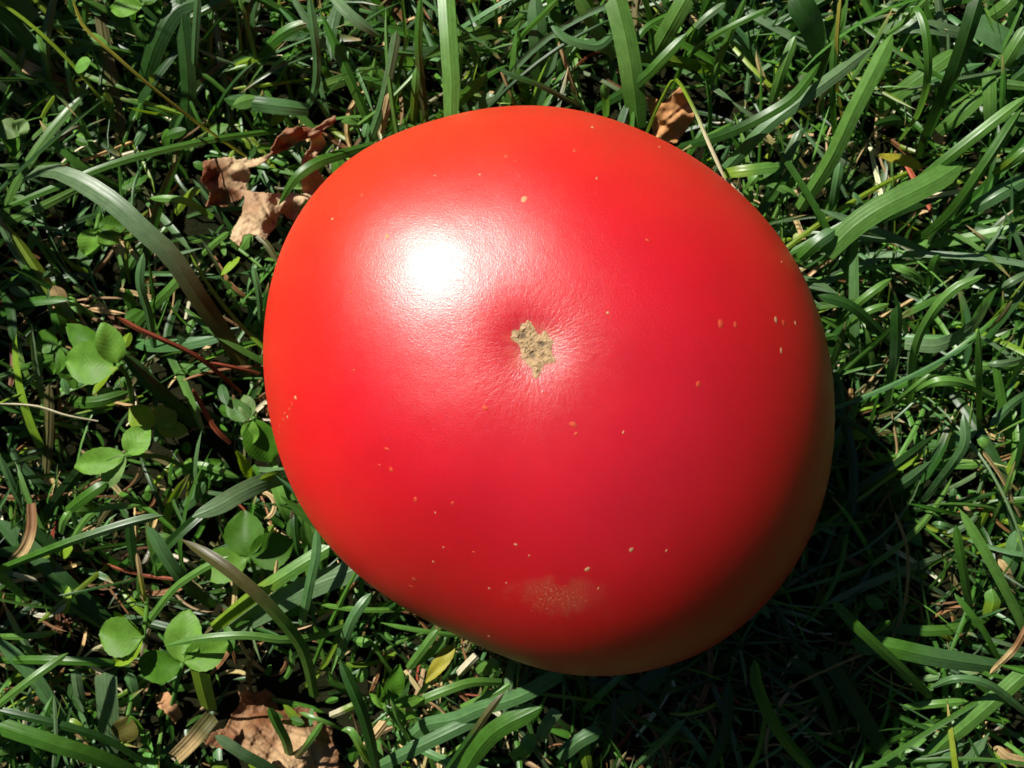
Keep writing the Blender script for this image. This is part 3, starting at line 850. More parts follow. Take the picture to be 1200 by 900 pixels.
# ------------------------------------------------------------------ clover
def leaflet(bpx, tpx, wpx, z, tint, roll=0.0, parent=None, cup=.28, name='leaflet', fat=.62):
    """one obovate, finely toothed leaflet from its base pixel to its tip pixel"""
    S, A = 15, 9
    b = P(*bpx, z[0] / 1000); e = P(*tpx, z[1] / 1000)
    ax = e - b; L = np.linalg.norm(ax); ax /= L
    hs = np.array((-ax[1], ax[0], 0)); hs /= np.linalg.norm(hs)
    up = np.cross(ax, hs)
    if up[2] < 0: up = -up
    sd = hs * math.cos(roll) + up * math.sin(roll); nr = up * math.cos(roll) - hs * math.sin(roll)
    W = wpx * K * (CAM_H - z[0] / 1000) / max(.4, math.cos(roll))
    s = np.linspace(0, 1, S)
    prof = np.sin(np.pi * np.clip(s, 0, 1) ** (fat + .28)) ** .62
    prof[0] = .05; prof[-1] = .16
    u_ = np.linspace(-1, 1, A)
    V = []; uv = []
    for i, si in enumerate(s):
        tooth = 1 + .022 * (1 if i % 2 else -1)
        for a in u_:
            hw = prof[i] * W / 2 * tooth
            notch = -.05 * L * (1 - abs(a)) * max(0, (si - .85) / .15)
            curl = -.10 * L * (si - .45) ** 2 * 1.6
            V.append(b + ax * (si * L * (1 - .05 * a * a * si) + notch) + sd * hw * a * math.cos(cup) +
                     nr * (abs(a) ** 1.15 * hw * math.sin(cup) + curl + .0002 * math.sin(7 * si + 3 * a + wpx)))
            uv.append((si * L * 1000 * 1.6 - abs(a) * hw * 1000 * 1.2 + 0.3, a * hw * 1000, wpx))
    i, j = np.meshgrid(np.arange(S - 1), np.arange(A - 1), indexing='ij')
    q = (i * A + j).ravel()
    F = np.stack((q, q + 1, q + A + 1, q + A), -1)
    V = np.array(V)
    # rest beside the fruit, never in it
    for _ in range(30):
        if clear_of_tomato(V[:, 0], V[:, 1], V[:, 2], .01).all(): break
        v = V.mean(0)[:2] - T_C; V[:, :2] += v / np.linalg.norm(v) * .0004
    c = np.tile(np.array(TINT[tint]) * (1.15, 1.12, .75) * random.uniform(.85, 1.15), (len(V), 1))
    o = mesh_obj(name, V, F, M_clover, col=c, uv=uv)
    if parent: adopt(o, parent)
    return o


def tube(name, pts3, r, mat, tint, parent=None, sides=7):
    p = np.array(pts3); n = len(p)
    T = np.gradient(p, axis=0); T /= np.linalg.norm(T, axis=1, keepdims=True)
    a = np.cross(T, np.array((.3, .9, .2))); a /= np.linalg.norm(a, axis=1, keepdims=True)
    b = np.cross(T, a)
    an = np.linspace(0, 2 * math.pi, sides, endpoint=False)
    rr = np.broadcast_to(r, (n,))
    V = p[:, None] + (a[:, None] * np.cos(an)[None, :, None] + b[:, None] * np.sin(an)[None, :, None]) * rr[:, None, None]
    F = [[i * sides + k, i * sides + (k + 1) % sides, (i + 1) * sides + (k + 1) % sides, (i + 1) * sides + k] for i in range(n - 1) for k in range(sides)]
    F.append(list(range(sides))[::-1]); F.append([(n - 1) * sides + k for k in range(sides)])
    V = V.reshape(-1, 3)
    uv = np.zeros((len(V), 3)); uv[:, 0] = np.tile(an, n); uv[:, 1] = np.repeat(np.arange(n), sides)
    o = mesh_obj(name, V, F, mat, col=np.tile(np.array(TINT[tint]), (len(V), 1)), uv=uv)
    if parent: adopt(o, parent)
    return o


def clover(hub, zh, leaves, foot, label, tint='l'):
    h = P(*hub, zh / 1000); f = P(*foot, .001)
    r = root('clover_plant', f)
    tag(r, label, 'clover', 'clover leaves among the grass')
    m = (h + f) / 2 + np.array((.001, .002, .002))
    tube('stem', spline(np.array([f, m, h]), 9), .0005, M_clover, tint, r)
    for (tp, wd, z1, ti, rl) in leaves:
        d = np.array(tp, float) - np.array(hub); d /= np.linalg.norm(d)
        leaflet(tuple(np.array(hub) + d * 2), tp, wd, (zh, z1), ti, rl, r)


clover((139,428), 27, [((73,422),54,25,'l',0), ((119,376),33,29,'l',.25), ((107,463),16,29,'y',.9), ((72,378),34,20,'g',0)], (155,475),
       'clover leaf with a dark shadow bar across its round leaflet at left')
clover((147,533), 20, [((83,548),32,18,'l',.1), ((176,500),36,19,'l',-.2), ((119,573),28,17,'c',.1)], (235,560),
       'pale three-part clover leaf with nibbled leaflets at left below the dry fibre')
clover((168,748), 22, [((113,742),50,20,'l',0), ((132,781),24,20,'y',.1), ((130,716),22,20,'y',-.6)], (172,700),
       'yellow-green clover leaf lit brightly at lower left')
clover((214,778), 21, [((219,711),46,18,'l',0), ((269,752),40,20,'l',.05), ((158,782),42,15,'g',0)], (195,850),
       'large clover leaf beside the cut yellow blade at lower left')
clover((291,654), 13, [((284,596),50,11,'g',0), ((346,634),46,12,'g',.1), ((230,670),44,10,'l',0)], (300,700),
       'shaded clover leaf close to the lower left of the tomato')
clover((182,500), 13, [((150,478),32,12,'y',0), ((205,478),32,11,'l',0), ((222,505),22,10,'l',.2)], (190,520),
       'small light clover leaf just right of the nibbled one')
clover((296,490), 13, [((262,472),26,12,'b',0), ((284,462),22,12,'c',0), ((292,522),24,11,'l',.2), ((318,545),44,8,'g',0)], (310,515),
       'small clover leaf half under the left side of the tomato')
clover((113,268), 12, [((98,300),30,10,'l',0), ((140,285),28,11,'l',0), ((150,262),26,11,'g',0)], (118,260),
       'small clover leaf below the arching grey-green blade')
clover((22,160), 14, [((-2,143),28,13,'c',0), ((28,138),20,14,'c',.2), ((8,182),26,10,'g',0)], (28,175),
       'small pale clover leaf at the left edge above the arching blade')
clover((168,6), 20, [((127,10),28,18,'l',0), ((185,-20),26,19,'g',0)], (172,30), 'clover leaf cut by the top edge at upper left')
clover((150,838), 14, [((146,872),34,13,'k',0), ((168,862),20,12,'g',.3)], (155,820), 'olive green clover leaflet low in the bottom left')
clover((70,405), 9, [((40,395),30,8,'g',0), ((60,440),30,8,'g',0), ((90,460),26,7,'g',0)], (75,415), 'dark low clover leaf under the shadow-barred one')
clover((240,560), 8, [((215,540),30,7,'l',0), ((262,540),30,8,'g',0), ((235,588),28,6,'g',0)], (242,565), 'low clover leaf by the flat grey-green blade')
clover((330,700), 8, [((310,730),30,7,'g',0), ((355,720),28,7,'g',0)], (335,690), 'low shaded clover leaf under the broad grey-green blade')

# a weed sprig below the tomato
f = P(487, 876, .004)
wr = root('weed_sprig', f)
tag(wr, 'little weed sprig with oval leaves below the lower left of the tomato', 'weed')
h = P(450, 828, .022)
tube('stem', spline(np.array([f, P(468, 850, .014), h]), 9), .0005, M_clover, 'l', wr)
leaflet((458,822), (468,778), 24, (22, 25), 'g', .1, wr, name='leaf')
leaflet((450,824), (444,802), 12, (23, 26), 'g', .2, wr, name='leaf')
leaflet((462,824), (498,818), 16, (21, 20), 'l', .2, wr, name='leaf')
leaflet((452,830), (432,812), 10, (22, 23), 'l', .2, wr, name='leaf')
leaflet((462,826), (480,790), 14, (19, 18), 'd', .5, wr, name='leaf')
leaflet((455,832), (492,840), 16, (18, 16), 'l', .1, wr, name='leaf')

# odd single leaves
o = leaflet((532,756), (497,802), 18, (12, 14), 's', .2, name='yellowed_leaf', fat=.5)
tag(o, 'small yellowing leaf lying under the lower edge of the tomato', 'leaf')
o = leaflet((1082,196), (1029,180), 15, (12, 15), 's', .2, name='yellowed_leaf', fat=.5)
tag(o, 'small yellow-brown leaf among the blades at upper right', 'leaf')
o = leaflet((296,562), (277,528), 12, (15, 22), 'y', .5, name='folded_leaf', fat=.5)
tag(o, 'tiny folded yellow-green leaf close to the left side of the tomato', 'leaf')


# ------------------------------------------------------------------ dead leaves
def in_poly(x, y, poly):
    r = np.zeros(x.shape, bool); p = np.array(poly, float); n = len(p)
    j = n - 1
    for i in range(n):
        xi, yi = p[i]; xj, yj = p[j]
        if yi != yj:
            r ^= ((yi > y) != (yj > y)) & (x < (xj - xi) * (y - yi) / (yj - yi) + xi)
        j = i
    return r


def vnoise(x, y, seed):
    r = np.random.default_rng(seed); v = 0
    for k in range(6):
        a = r.uniform(0, 2 * math.pi); fr = 1.6 ** k; ph = r.uniform(0, 6.28, 2)
        v = v + np.sin((x * math.cos(a) + y * math.sin(a)) * fr + ph[0] + 1.3 * np.sin((-x * math.sin(a) + y * math.cos(a)) * fr * .7 + ph[1])) / fr ** .8
    return v


def dead_leaf(name, polys, ctrl, veins, tint, label, step=1.1, crumple=.5, tint2=None, sharp=18.0, curl=1.0, tan=None, lift=0.0):
    """a crumpled sheet: outline polygons and height control points (px, px, mm) in the photo's plan, real heights and thickness"""
    allp = np.concatenate([np.array(p, float) for p in polys])
    x0, y0 = allp.min(0) - 3; x1, y1 = allp.max(0) + 3
    nx, ny = int((x1 - x0) / step), int((y1 - y0) / step)
    gx, gy = np.meshgrid(np.linspace(x0, x1, nx), np.linspace(y0, y1, ny))
    jx = gx + .55 * vnoise(gx / 5, gy / 5, 3); jy = gy + .55 * vnoise(gx / 5, gy / 5, 4)
    m = np.zeros(gx.shape, bool)
    for p in polys: m |= in_poly(jx, jy, p)
    c = np.array(ctrl, float); c[:, 2] += lift
    d2 = (gx[..., None] - c[:, 0]) ** 2 + (gy[..., None] - c[:, 1]) ** 2
    wgt = 1 / (d2 + sharp) ** 1.6
    z = (wgt * c[:, 2]).sum(-1) / wgt.sum(-1)
    if curl != 1: z = c[:, 2].mean() + (z - c[:, 2].mean()) * curl
    z = z + crumple * .5 * vnoise(gx / 9, gy / 9, 7) + crumple * .05 * vnoise(gx / 3, gy / 3, 8)
    vd = np.full(gx.shape, 99.0)
    for (ax_, ay_), (bx_, by_) in veins:
        ab = np.array((bx_ - ax_, by_ - ay_), float); l2 = (ab ** 2).sum()
        tt_ = np.clip(((gx - ax_) * ab[0] + (gy - ay_) * ab[1]) / l2, 0, 1)
        dd = np.hypot(gx - ax_ - tt_ * ab[0], gy - ay_ - tt_ * ab[1])
        vd = np.minimum(vd, dd)
    z = z - .5 * np.exp(-(vd / 2.2) ** 2)
    zz = z / 1000
    s = K * (CAM_H - zz)
    X = (gx - 600) * s; Y = (450 - gy) * s
    for _ in range(25):
        bad = ~clear_of_tomato(X, Y, zz, .01)
        zz = np.where(bad & (zz > .006), zz - .001, zz)
        X = np.where(bad, X + (X - T_C[0]) * .004, X); Y = np.where(bad, Y + (Y - T_C[1]) * .004, Y)
    idx = -np.ones(gx.shape, int)
    cell = m[:-1, :-1] & m[1:, :-1] & m[:-1, 1:] & m[1:, 1:]
    used = np.zeros(gx.shape, bool)
    used[:-1, :-1] |= cell; used[1:, :-1] |= cell; used[:-1, 1:] |= cell; used[1:, 1:] |= cell
    idx[used] = np.arange(used.sum())
    F = np.stack((idx[:-1, :-1][cell], idx[1:, :-1][cell], idx[1:, 1:][cell], idx[:-1, 1:][cell]), -1)
    V = np.stack((X[used], Y[used], zz[used]), -1)
    a = np.array(TINT.get(tint, tint)) if isinstance(tint, str) else np.array(tint)
    b = np.array(tint2 if tint2 is not None else a)
    k = np.clip(.5 + .35 * vnoise(gx / 14, gy / 14, 21), 0, 1)[used][:, None]
    if tan is not None:  # lit tan and shaded red-brown areas of the leaf painted by position
        lit_pts = np.array(tan, float)
        wt = 1 / ((gx[..., None] - lit_pts[:, 0]) ** 2 + (gy[..., None] - lit_pts[:, 1]) ** 2 + 20) ** 1.5
        k = np.clip((wt * lit_pts[:, 2]).sum(-1) / wt.sum(-1) + .12 * vnoise(gx / 8, gy / 8, 22), 0, 1)[used][:, None]
    col = a * (1 - k) + b * k
    col *= (1 - .35 * np.exp(-(vd[used] / 1.3) ** 2))[:, None]
    spots = vnoise(gx / 4, gy / 4, 33)[used]
    col *= np.where(spots > 2.2, .55, 1)[:, None]
    uv = np.stack((gx[used] * .15, gy[used] * .15, np.full(used.sum(), 3.0)), -1)
    b0 = V.mean(0) * (1, 1, 0)
    o = mesh_obj(name, V - b0, F, M_dead, col=col, uv=uv)
    o.location = b0
    so = o.modifiers.new('thickness', 'SOLIDIFY'); so.thickness = .00025; so.offset = -1
    tag(o, label, 'dead leaf')
    return o


dead_leaf('dead_leaf',
    [[(236,190),(258,184),(276,184),(284,197),(290,222),(280,236),(262,240),(240,243),(246,228),(237,214)],
     [(278,186),(290,185),(293,205),(287,222),(280,208)],
     [(288,189),(305,183),(314,181),(325,160),(335,149),(350,147),(366,150),(385,139),(394,134),(395,141),(382,153),(366,160),(350,168),(335,175),(320,184),(300,195),(289,198)],
     [(362,158),(376,152),(383,168),(372,182),(370,195),(378,205),(384,215),(378,226),(360,236),(352,222),(354,200),(352,188),(364,172)],
     [(285,222),(300,224),(320,226),(345,225),(362,228),(352,246),(345,260),(330,250),(322,268),(312,282),(300,276),(288,276),(280,290),(270,280),(272,268),(284,250)]],
    [(236,200,11),(250,212,8),(275,190,13),(285,190,17),(284,215,12),(262,238,5),(300,192,18),(320,172,22),(340,155,27),(366,156,24),(394,136,25),
     (335,172,16),(370,175,16),(372,200,14),(356,205,17),(380,218,11),(358,232,13),(330,232,12),(300,228,13),(310,255,15),(322,266,12),(290,260,13),(276,284,14),(345,252,9)],
    [((285,222),(362,226)), ((300,228),(320,262)), ((288,190),(385,146)), ((278,190),(240,215))],
    (.17, .055, .022), 'curled torn brown dead leaf at the upper left of the tomato', crumple=.55, tint2=(.46, .33, .19), sharp=30, curl=1.45, lift=4.0,
    tan=[(250,210,.05),(270,230,0),(286,195,1),(283,215,.9),(300,190,.7),(330,165,.1),(350,155,.1),(385,142,.4),(375,175,.6),(372,215,.9),(356,205,.8),(300,235,.5),(310,255,1),(290,270,1),(276,284,1),(340,245,.8)])  # high on the sunlit lobes, low on the shaded ones
dead_leaf('dead_leaf',
    [[(758,113),(766,112),(776,121),(790,108),(797,101),(806,112),(816,128),(812,142),(802,156),(793,168),(780,166),(764,158),(762,138)]],
    [(760,115,12),(776,120,17),(797,102,22),(816,130,18),(802,158,12),(785,166,11),(764,155,12),(785,140,16.5),(775,150,13)],
    [((766,156),(806,121))],
    (.40, .185, .065), 'small orange-brown leaf scrap at the upper right edge of the tomato', crumple=.35, tint2=(.48, .25, .10))
dead_leaf('dead_leaf',
    [[(276,802),(284,800),(296,812),(312,806),(324,816),(326,832),(352,827),(370,834),(376,846),(391,850),(390,866),(398,884),(395,905),(318,905),(296,892),(270,880),
      (250,876),(238,874),(246,860),(262,853),(270,842),(276,832),(282,818)]],
    [(280,806,9),(300,815,5),(324,820,4),(352,830,5),(390,852,6),(398,884,11),(360,870,14.5),(330,860,11),(300,865,11),(270,870,9),(240,874,8),(300,890,12.5),(340,895,14),(385,900,10),(280,840,6)],
    [((270,852),(335,900)), ((300,850),(345,905)), ((352,830),(372,905)), ((330,856),(395,870))],
    (.15, .058, .022), 'reddish-brown dead leaf with ragged edges at the bottom edge', crumple=.8, tint2=(.38, .25, .13), curl=1.25,
    tan=[(280,805,.5),(300,815,.1),(324,825,0),(352,832,.1),(390,855,.3),(270,865,.1),(300,875,.6),(345,872,1),(360,890,1),(330,895,.9),(395,890,.3),(310,850,.2)])  # sunlit middle painted tan, shaded upper part dark
dead_leaf('dead_leaf', [[(180,815),(196,810),(206,820),(214,838),(206,850),(196,838),(186,832)]],
    [(180,815,6),(206,820,9),(212,845,5),(195,830,8)], [((184,818),(210,846))], (.36, .19, .09),
    'tiny tan leaf scrap left of the cut yellow blade', crumple=.4)

# a small round seed capsule
an = np.linspace(0, 2 * math.pi, 16, endpoint=False); ph = np.linspace(0, math.pi, 9)
V = []; p0 = P(935, 279, .012)
for a in ph:
    r = .00115 * math.sin(a) * (1 + .12 * math.cos(a)) + .00003
    for b in an: V.append((r * math.cos(b) * (1 + .05 * math.cos(3 * b)), r * math.sin(b), .0012 * math.cos(a) + (.0003 if a == 0 else 0)))
F = [[i * 16 + k, (i + 1) * 16 + k, (i + 1) * 16 + (k + 1) % 16, i * 16 + (k + 1) % 16] for i in range(8) for k in range(16)]
o = mesh_obj('seed_capsule', V, F, M_clover, col=np.tile(np.array((.30, .36, .12)), (len(V), 1)), uv=np.array(V) * 900)
o.location = p0
tag(o, 'small round pale green seed lying off the right shoulder of the tomato', 'seed')

# ------------------------------------------------------------------ the tomato
t = NT('tomato_skin')
tc = t.n('ShaderNodeTexCoord').outputs['Object']
tint = t.n('ShaderNodeAttribute', attribute_name='tint').outputs['Color']
lf = t.n('ShaderNodeAttribute', attribute_name='leaf')
sep = t.n('ShaderNodeSeparateXYZ'); t.l(lf.outputs['Vector'], sep.inputs[0])
n1 = t.n('ShaderNodeTexNoise', ins={'Scale': 55.0, 'Detail': 5.0, 'Roughness': .6}); t.l(tc, n1.inputs['Vector'])
n2 = t.n('ShaderNodeTexNoise', ins={'Scale': 4600.0, 'Detail': 2.0, 'Roughness': .6}); t.l(tc, n2.inputs['Vector'])
n3 = t.n('ShaderNodeTexNoise', ins={'Scale': 900.0, 'Detail': 4.0, 'Roughness': .6}); t.l(tc, n3.inputs['Vector'])
f = t.math('MULTIPLY_ADD', t.math('SUBTRACT', n1.outputs[0], .5), .38, 1.0)
f = t.math('MULTIPLY_ADD', t.math('SUBTRACT', n3.outputs[0], .5), .10, f)
sc = t.n('ShaderNodeVectorMath', operation='SCALE'); t.l(tint, sc.inputs[0]); t.l(f, sc.inputs['Scale'])
# faint pale flecks in the skin
vo = t.n('ShaderNodeTexVoronoi', ins={'Scale': 260.0, 'Randomness': 1.0}); t.l(tc, vo.inputs['Vector'])
vsep = t.n('ShaderNodeSeparateXYZ'); t.l(vo.outputs['Color'], vsep.inputs[0])
fl = t.math('MULTIPLY', t.math('LESS_THAN', vo.outputs['Distance'], t.math('MULTIPLY', vsep.outputs[1], .11)), t.math('GREATER_THAN', vsep.outputs[0], .72))
fcol = t.mix(t.math('MULTIPLY', fl, .55), sc.outputs[0], (.42, .05, .02))
t.l(fcol, t.b.inputs['Base Color'])
t.b.inputs['Subsurface Weight'].default_value = 1.0
t.b.inputs['Subsurface Radius'].default_value = (1.0, .10, .05)
t.b.inputs['Subsurface Scale'].default_value = .04
t.b.inputs['IOR'].default_value = 1.48
t.l(t.math('MULTIPLY_ADD', n3.outputs[0], .10, .28), t.b.inputs['Roughness'])
t.b.inputs['Specular IOR Level'].default_value = .13
# wrinkles radiating from the blossom end: leaf.x = angle, leaf.y = distance in mm
ca = t.math('COSINE', sep.outputs[0]); sa = t.math('SINE', sep.outputs[0])
cmb = t.n('ShaderNodeCombineXYZ')
t.l(t.math('MULTIPLY', ca, 16.0), cmb.inputs[0]); t.l(t.math('MULTIPLY', sa, 16.0), cmb.inputs[1]); t.l(t.math('MULTIPLY', sep.outputs[1], .8), cmb.inputs[2])
wr_ = t.n('ShaderNodeTexNoise', ins={'Scale': 1.0, 'Detail': 3.0}); t.l(cmb.outputs[0], wr_.inputs['Vector'])
fall = t.math('POWER', 2.718, t.math('MULTIPLY', t.math('POWER', t.math('DIVIDE', sep.outputs[1], 12.0), 2.0), -1.0))
h = t.math('MULTIPLY_ADD', t.math('MULTIPLY', wr_.outputs[0], fall), 2.0, t.math('MULTIPLY', n2.outputs[0], 1.5))
n4 = t.n('ShaderNodeTexNoise', ins={'Scale': 230.0, 'Detail': 3.0, 'Roughness': .6}); t.l(tc, n4.inputs['Vector'])
h = t.math('MULTIPLY_ADD', n4.outputs[0], .3, h)
n5 = t.n('ShaderNodeTexNoise', ins={'Scale': 85.0, 'Detail': 2.0}); t.l(tc, n5.inputs['Vector'])
h = t.math('MULTIPLY_ADD', n5.outputs[0], 7.0, h)
h = t.math('MULTIPLY_ADD', n3.outputs[0], .3, h)
bp = t.n('ShaderNodeBump', ins={'Strength': .9, 'Distance': .00004}); t.l(h, bp.inputs['Height'])
t.l(bp.outputs[0], t.b.inputs['Normal'])
# skin gloss: a broad satin lobe and a tighter one over the coloured flesh
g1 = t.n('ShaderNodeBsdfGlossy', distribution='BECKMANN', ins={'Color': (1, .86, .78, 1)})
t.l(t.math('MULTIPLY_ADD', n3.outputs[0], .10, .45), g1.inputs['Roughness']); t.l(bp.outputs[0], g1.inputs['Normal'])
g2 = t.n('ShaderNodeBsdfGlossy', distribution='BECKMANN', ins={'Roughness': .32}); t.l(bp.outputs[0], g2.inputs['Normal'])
# sheen put in by distance from the scar, cut on the shaded side
sheen_w = t.n('ShaderNodeMapRange', interpolation_type='SMOOTHSTEP', ins={1: 32.0, 2: 54.0, 3: 1.0, 4: .10}); t.l(sep.outputs[1], sheen_w.inputs[0])
m1 = t.n('ShaderNodeMixShader'); t.l(t.math('MULTIPLY', sheen_w.outputs[0], .050), m1.inputs[0]); t.l(t.b.outputs[0], m1.inputs[1]); t.l(g1.outputs[0], m1.inputs[2])
m2 = t.n('ShaderNodeMixShader'); t.l(t.math('MULTIPLY', sheen_w.outputs[0], .036), m2.inputs[0]); t.l(m1.outputs[0], m2.inputs[1]); t.l(g2.outputs[0], m2.inputs[2])
t.l(m2.outputs[0], t.out.inputs['Surface'])
M_tom = t.m

t = NT('cork_scar')
tc = t.n('ShaderNodeTexCoord').outputs['Object']
tint = t.n('ShaderNodeAttribute', attribute_name='tint').outputs['Color']
n1 = t.n('ShaderNodeTexNoise', ins={'Scale': 800.0, 'Detail': 4.0, 'Roughness': .55}); t.l(tc, n1.inputs['Vector'])
sc = t.n('ShaderNodeVectorMath', operation='SCALE'); t.l(tint, sc.inputs[0]); t.l(t.math('MULTIPLY_ADD', n1.outputs[0], .6, .7), sc.inputs['Scale'])
t.l(sc.outputs[0], t.b.inputs['Base Color']); t.b.inputs['Roughness'].default_value = .75
bp = t.n('ShaderNodeBump', ins={'Strength': .8, 'Distance': .0001}); t.l(n1.outputs[0], bp.inputs['Height']); t.l(bp.outputs[0], t.b.inputs['Normal'])
M_cork = t.m

NT_, NP_ = 300, 520
tv = np.concatenate((np.linspace(0.004, 0.5, 110), np.linspace(.5, math.pi - .004, NT_ - 109)[1:]))
NT_ = len(tv)
tg, pg = np.meshgrid(tv, np.linspace(-math.pi, math.pi, NP_, endpoint=False), indexing='ij')
x, y, z = tom_point(tg, pg)
V = np.stack((x, y, z), -1).reshape(-1, 3)
q = np.arange(NT_ - 1)[:, None] * NP_ + np.arange(NP_)[None]
q2 = np.arange(NT_ - 1)[:, None] * NP_ + (np.arange(NP_)[None] + 1) % NP_
F = np.stack((q, q + NP_, q2 + NP_, q2), -1).reshape(-1, 4)
# close the two poles
nv = len(V)
pole_t = V[:NP_].mean(0); pole_b = V[-NP_:].mean(0)
V = np.concatenate((V, [pole_t, pole_b]))
F = F.tolist() + [[k, (k + 1) % NP_, nv] for k in range(NP_)] + [[(NT_ - 1) * NP_ + (k + 1) % NP_, (NT_ - 1) * NP_ + k, nv + 1] for k in range(NP_)]
# skin colour: crimson towards the blossom end, more orange on the shoulder that ripened last
sxp = 600 + V[:, 0] / (K * (CAM_H - V[:, 2])); syp = 450 - V[:, 1] / (K * (CAM_H - V[:, 2]))
d_sh = ((V[:, 0] - T_C[0]) * -.48 + (V[:, 1] - T_C[1]) * .88) / .052
rad = np.hypot(V[:, 0] - T_C[0] - SHEAR[0], V[:, 1] - T_C[1] - SHEAR[1]) / .052
k = np.clip(.55 * (d_sh - .12) + .28 * np.clip(rad - .35, 0, 1) + .05 * vnoise(V[:, 0] * 90, V[:, 1] * 90, 5), 0, 1)
k = k * k * (3 - 2 * k)
crimson = np.array((.465, .0082, .0180)); orange = np.array((.405, .044, .0140)); shoulder = np.array((.50, .0082, .0090))
kr = np.clip((np.maximum(rad, np.where(V[:, 2] < Z_EQ + .015, 1.0, 0)) - .45) / .4, 0, 1)[:, None]
crimson = crimson * (1 - kr) + shoulder * kr
col = crimson * (1 - k[:, None]) + orange * k[:, None]
# rubbed blemish near the lower rim
bpt, _ = on_tomato([650, 682], [700, 702])
for p_, r0, am in ((bpt[0], .0040, .34), (bpt[1], .0036, .16)):
    dd = V - p_; e = np.sqrt((dd[:, 0] / 1.5) ** 2 + dd[:, 1] ** 2 + (dd[:, 2] / 1.3) ** 2) / r0
    e = e + .22 * vnoise(V[:, 0] * 900, V[:, 1] * 900, 9)
    mk = am * np.clip((1.05 - e) / .45, 0, 1) * (V[:, 2] > Z_EQ - .02)
    col = col * (1 - mk[:, None]) + np.array((.40, .095, .048)) * mk[:, None]
# yellowish halo hugging the scar
sp, _ = on_tomato([SCAR_PX[0] + 2], [SCAR_PX[1] + 3])
e = np.linalg.norm(V - sp[0], axis=1) + .0006 * vnoise(V[:, 0] * 1500, V[:, 1] * 1500, 12)
mk = .22 * np.clip((.0048 - e) / .0025, 0, 1)
col = col * (1 - mk[:, None]) + np.array((.68, .20, .07)) * mk[:, None]
scar_c = sp[0]
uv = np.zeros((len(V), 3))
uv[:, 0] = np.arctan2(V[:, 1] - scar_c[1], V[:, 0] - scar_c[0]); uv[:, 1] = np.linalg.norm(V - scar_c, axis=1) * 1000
base = np.array((T_C[0], T_C[1], Z_EQ - C_BOT))
tom = root('tomato', base)
tag(tom, 'large ripe red tomato lying blossom end up on the grass', 'tomato')
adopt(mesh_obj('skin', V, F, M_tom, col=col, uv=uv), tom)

# corky blossom scar
SC = [(619,372),(624,380),(629,386),(632,391),(637,386),(642,387),(643,394),(649,397),(648,405),(648,413),(653,425),(644,425),(638,428),(635,433),(632,444),(626,444),
      (623,433),(617,426),(611,418),(610,409),(604,400),(597,396),(600,388),(608,385),(613,378)]
st_ = .55
gx, gy = np.meshgrid(np.arange(592, 660, st_), np.arange(366, 450, st_))
jx = gx + .9 * vnoise(gx / 3, gy / 3, 2); jy = gy + .9 * vnoise(gx / 3, gy / 3, 6)
m = in_poly(jx, jy, SC)
p_, n_ = on_tomato(gx.ravel(), gy.ravel())
p_ = p_.reshape(*gx.shape, 3); n_ = n_.reshape(*gx.shape, 3)
# distance to the outline, so the cork thins out to nothing at its border
pl = np.array(SC + SC[:1], float); dist = np.full(gx.shape, 99.0)
for i in range(len(SC)):
    a_, b_ = pl[i], pl[i + 1]; ab = b_ - a_
    tt_ = np.clip(((gx - a_[0]) * ab[0] + (gy - a_[1]) * ab[1]) / (ab @ ab), 0, 1)
    dist = np.minimum(dist, np.hypot(gx - a_[0] - tt_ * ab[0], gy - a_[1] - tt_ * ab[1]))
rid = vnoise(gx / 3.4, gy / 3.4, 14)
pit = np.exp(-((gx - 636) ** 2 + (gy - 403) ** 2) / 9) + np.exp(-((gx - 613) ** 2 + (gy - 392) ** 2) / 18) + .9 * np.exp(-((gx - 625) ** 2 + (gy - 416) ** 2) / 14) + .7 * np.exp(-((gx - 638) ** 2 + (gy - 417) ** 2) / 5)
hh = .00006 + np.clip(dist / 5, 0, 1) * (.00016 + .00012 * np.abs(rid)) - .0007 * np.clip(pit, 0, 1)
Vs = p_ + n_ * hh[..., None]
cell = m[:-1, :-1] & m[1:, :-1] & m[:-1, 1:] & m[1:, 1:]
used = np.zeros(gx.shape, bool)
used[:-1, :-1] |= cell; used[1:, :-1] |= cell; used[:-1, 1:] |= cell; used[1:, 1:] |= cell
idx = -np.ones(gx.shape, int); idx[used] = np.arange(used.sum())
F = np.stack((idx[:-1, :-1][cell], idx[1:, :-1][cell], idx[1:, 1:][cell], idx[:-1, 1:][cell]), -1)
crack = np.exp(-(np.abs(vnoise(gx / 4.2, gy / 4.2, 41)) / .16) ** 2)
hh = np.maximum(hh - .00010 * crack * np.clip(dist / 4, 0, 1), .00005)
Vs = p_ + n_ * hh[..., None]
cc = np.array((.30, .195, .092)) * (1 - .65 * crack * np.clip(dist / 4, 0, 1))[..., None]
cc = cc * (1 - .75 * np.clip(pit, 0, 1)[..., None])
o = adopt(mesh_obj('blossom_scar', Vs[used], F, M_cork, col=cc[used]), tom)
tag(o, 'corky tan star-shaped blossom scar')

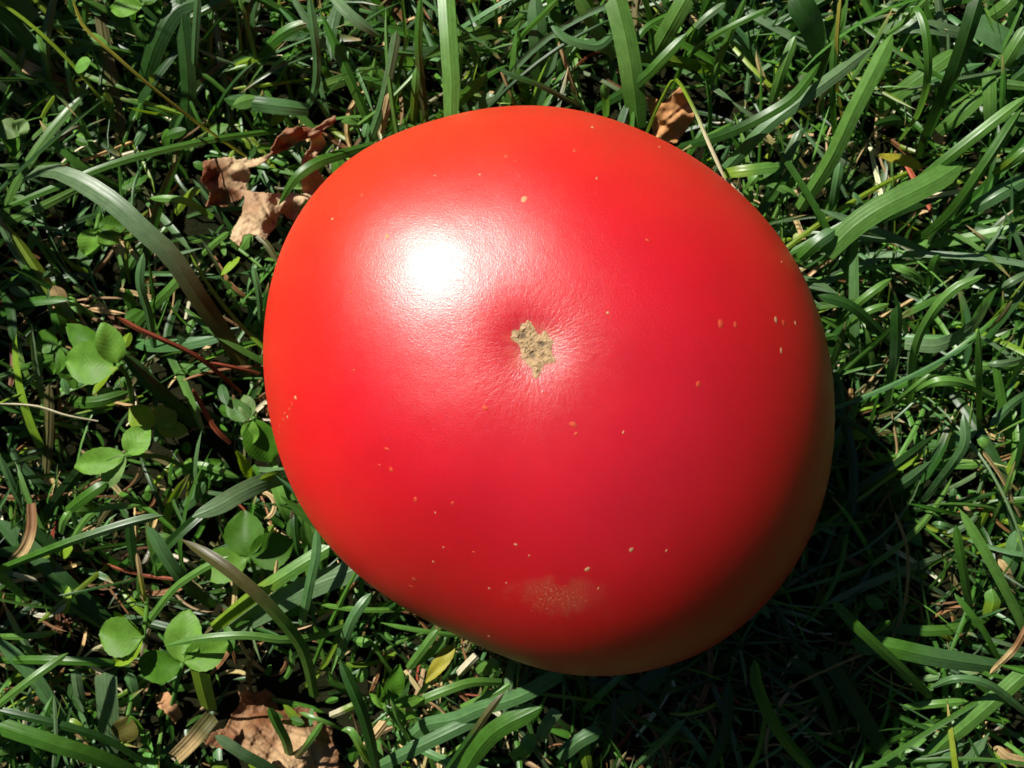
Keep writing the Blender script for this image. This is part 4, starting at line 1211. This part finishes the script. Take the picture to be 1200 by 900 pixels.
# raised pale specks on the skin
specks = [(614,234,5.5,0),(593,183,4.5,1),(605,189,2.5,1),(562,203,2.5,0),(509,204,2,0),(454,277,4,0),(424,228,4,1),(413,343,3.5,1),(413,434,3,1),
          (672,497,5.5,1),(675,508,3.5,1),(569,478,4.5,1),(453,526,3.5,1),(459,550,4.5,1),(445,545,2.5,1),(488,584,4.5,1),(531,589,3.5,1),(511,600,2,0),
          (555,648,3,1),(486,679,6,1),(482,687,4,1),(908,375,5.5,0),(917,379,5.5,1),(931,379,3.5,0),(914,411,4,0),(843,380,7,1),(860,381,5,1),(818,450,5,1),
          (688,667,5,0),(739,643,4.5,0),(701,689,2.5,0),(780,644,2.5,0),(760,280,3.5,1),(699,210,2.5,0),(694,150,3.5,0),(673,178,4.5,1),(718,150,3,1),
          (573,691,2.5,0),(593,685,2,0),(573,746,2.5,0),(520,641,2,0),(508,658,2.5,0),(604,640,3,0),(620,653,2,0),(731,507,2.5,0),(713,366,2.5,0),(916,307,2.5,0),
          (773,172,2.5,0),(345,466,4,0),(341,474,4,1),(338,480,3.5,1),(333,485,4,1),(331,492,3.5,1),(327,500,3,1),(336,489,2.5,0),(326,507,2.5,1),(390,257,2.5,0)]
sr = np.random.default_rng(77)
specks = [(a_, b_, d_ * 1.5, k_) for a_, b_, d_, k_ in specks]
for _ in range(110):
    a = sr.uniform(0, 6.283); r = sr.uniform(.25, .985) ** .6 * 330
    xx, yy = 640 + r * math.cos(a), 460 + r * math.sin(a)
    if math.hypot(xx - 510, yy - 330) < 110: continue
    rr = np.interp(math.atan2(-(yy - OC[1]), xx - OC[0]), AN, OUT_R)
    if math.hypot(xx - OC[0], yy - OC[1]) > rr * .97: continue
    specks.append((xx, yy, sr.uniform(.6, 1.3), int(sr.random() < .5)))
for _ in range(150):
    xx, yy = sr.normal(648, 14), sr.normal(700, 8.5)
    specks.append((xx, yy, sr.uniform(.7, 1.5), int(sr.random() < .5)))
Vc, Fc, Cc = [], [], []
for (xx, yy, d, kind) in specks:
    (pc,), (nc,) = on_tomato([xx], [yy])
    a = np.cross(nc, (0.2, .9, .1)); a /= np.linalg.norm(a); b = np.cross(nc, a)
    r = d / 2 * K * (CAM_H - pc[2]); n0 = len(Vc); sides = 9
    el = sr.uniform(.7, 1.3); a0 = sr.uniform(0, 6.28)
    big = min(1, d / 4)
    for ring, (fr, hf) in enumerate(((1.0, -.00002), (.72, .00003 * big + .00002), (0.25, .00004 * big + .00002))):
        for s_ in range(sides):
            an_ = 2 * math.pi * s_ / sides + a0
            q_ = r * fr * (1 + .25 * sr.uniform(-1, 1) * (ring == 0))
            Vc.append(pc + a * q_ * el * math.cos(an_) + b * q_ / el * math.sin(an_) + nc * hf)
            base_c = np.array((.40, .19, .085)) if kind == 0 else np.array((.42, .036, .009))
            Cc.append(base_c * (1.0 if ring else .9))
    for ring in range(2):
        for s_ in range(sides):
            Fc.append([n0 + ring * sides + s_, n0 + ring * sides + (s_ + 1) % sides, n0 + (ring + 1) * sides + (s_ + 1) % sides, n0 + (ring + 1) * sides + s_])
    Fc.append([n0 + 2 * sides + s_ for s_ in range(sides)])
o = adopt(mesh_obj('specks', Vc, Fc, M_cork, col=np.array(Cc)), tom)
o['kind'] = 'stuff'
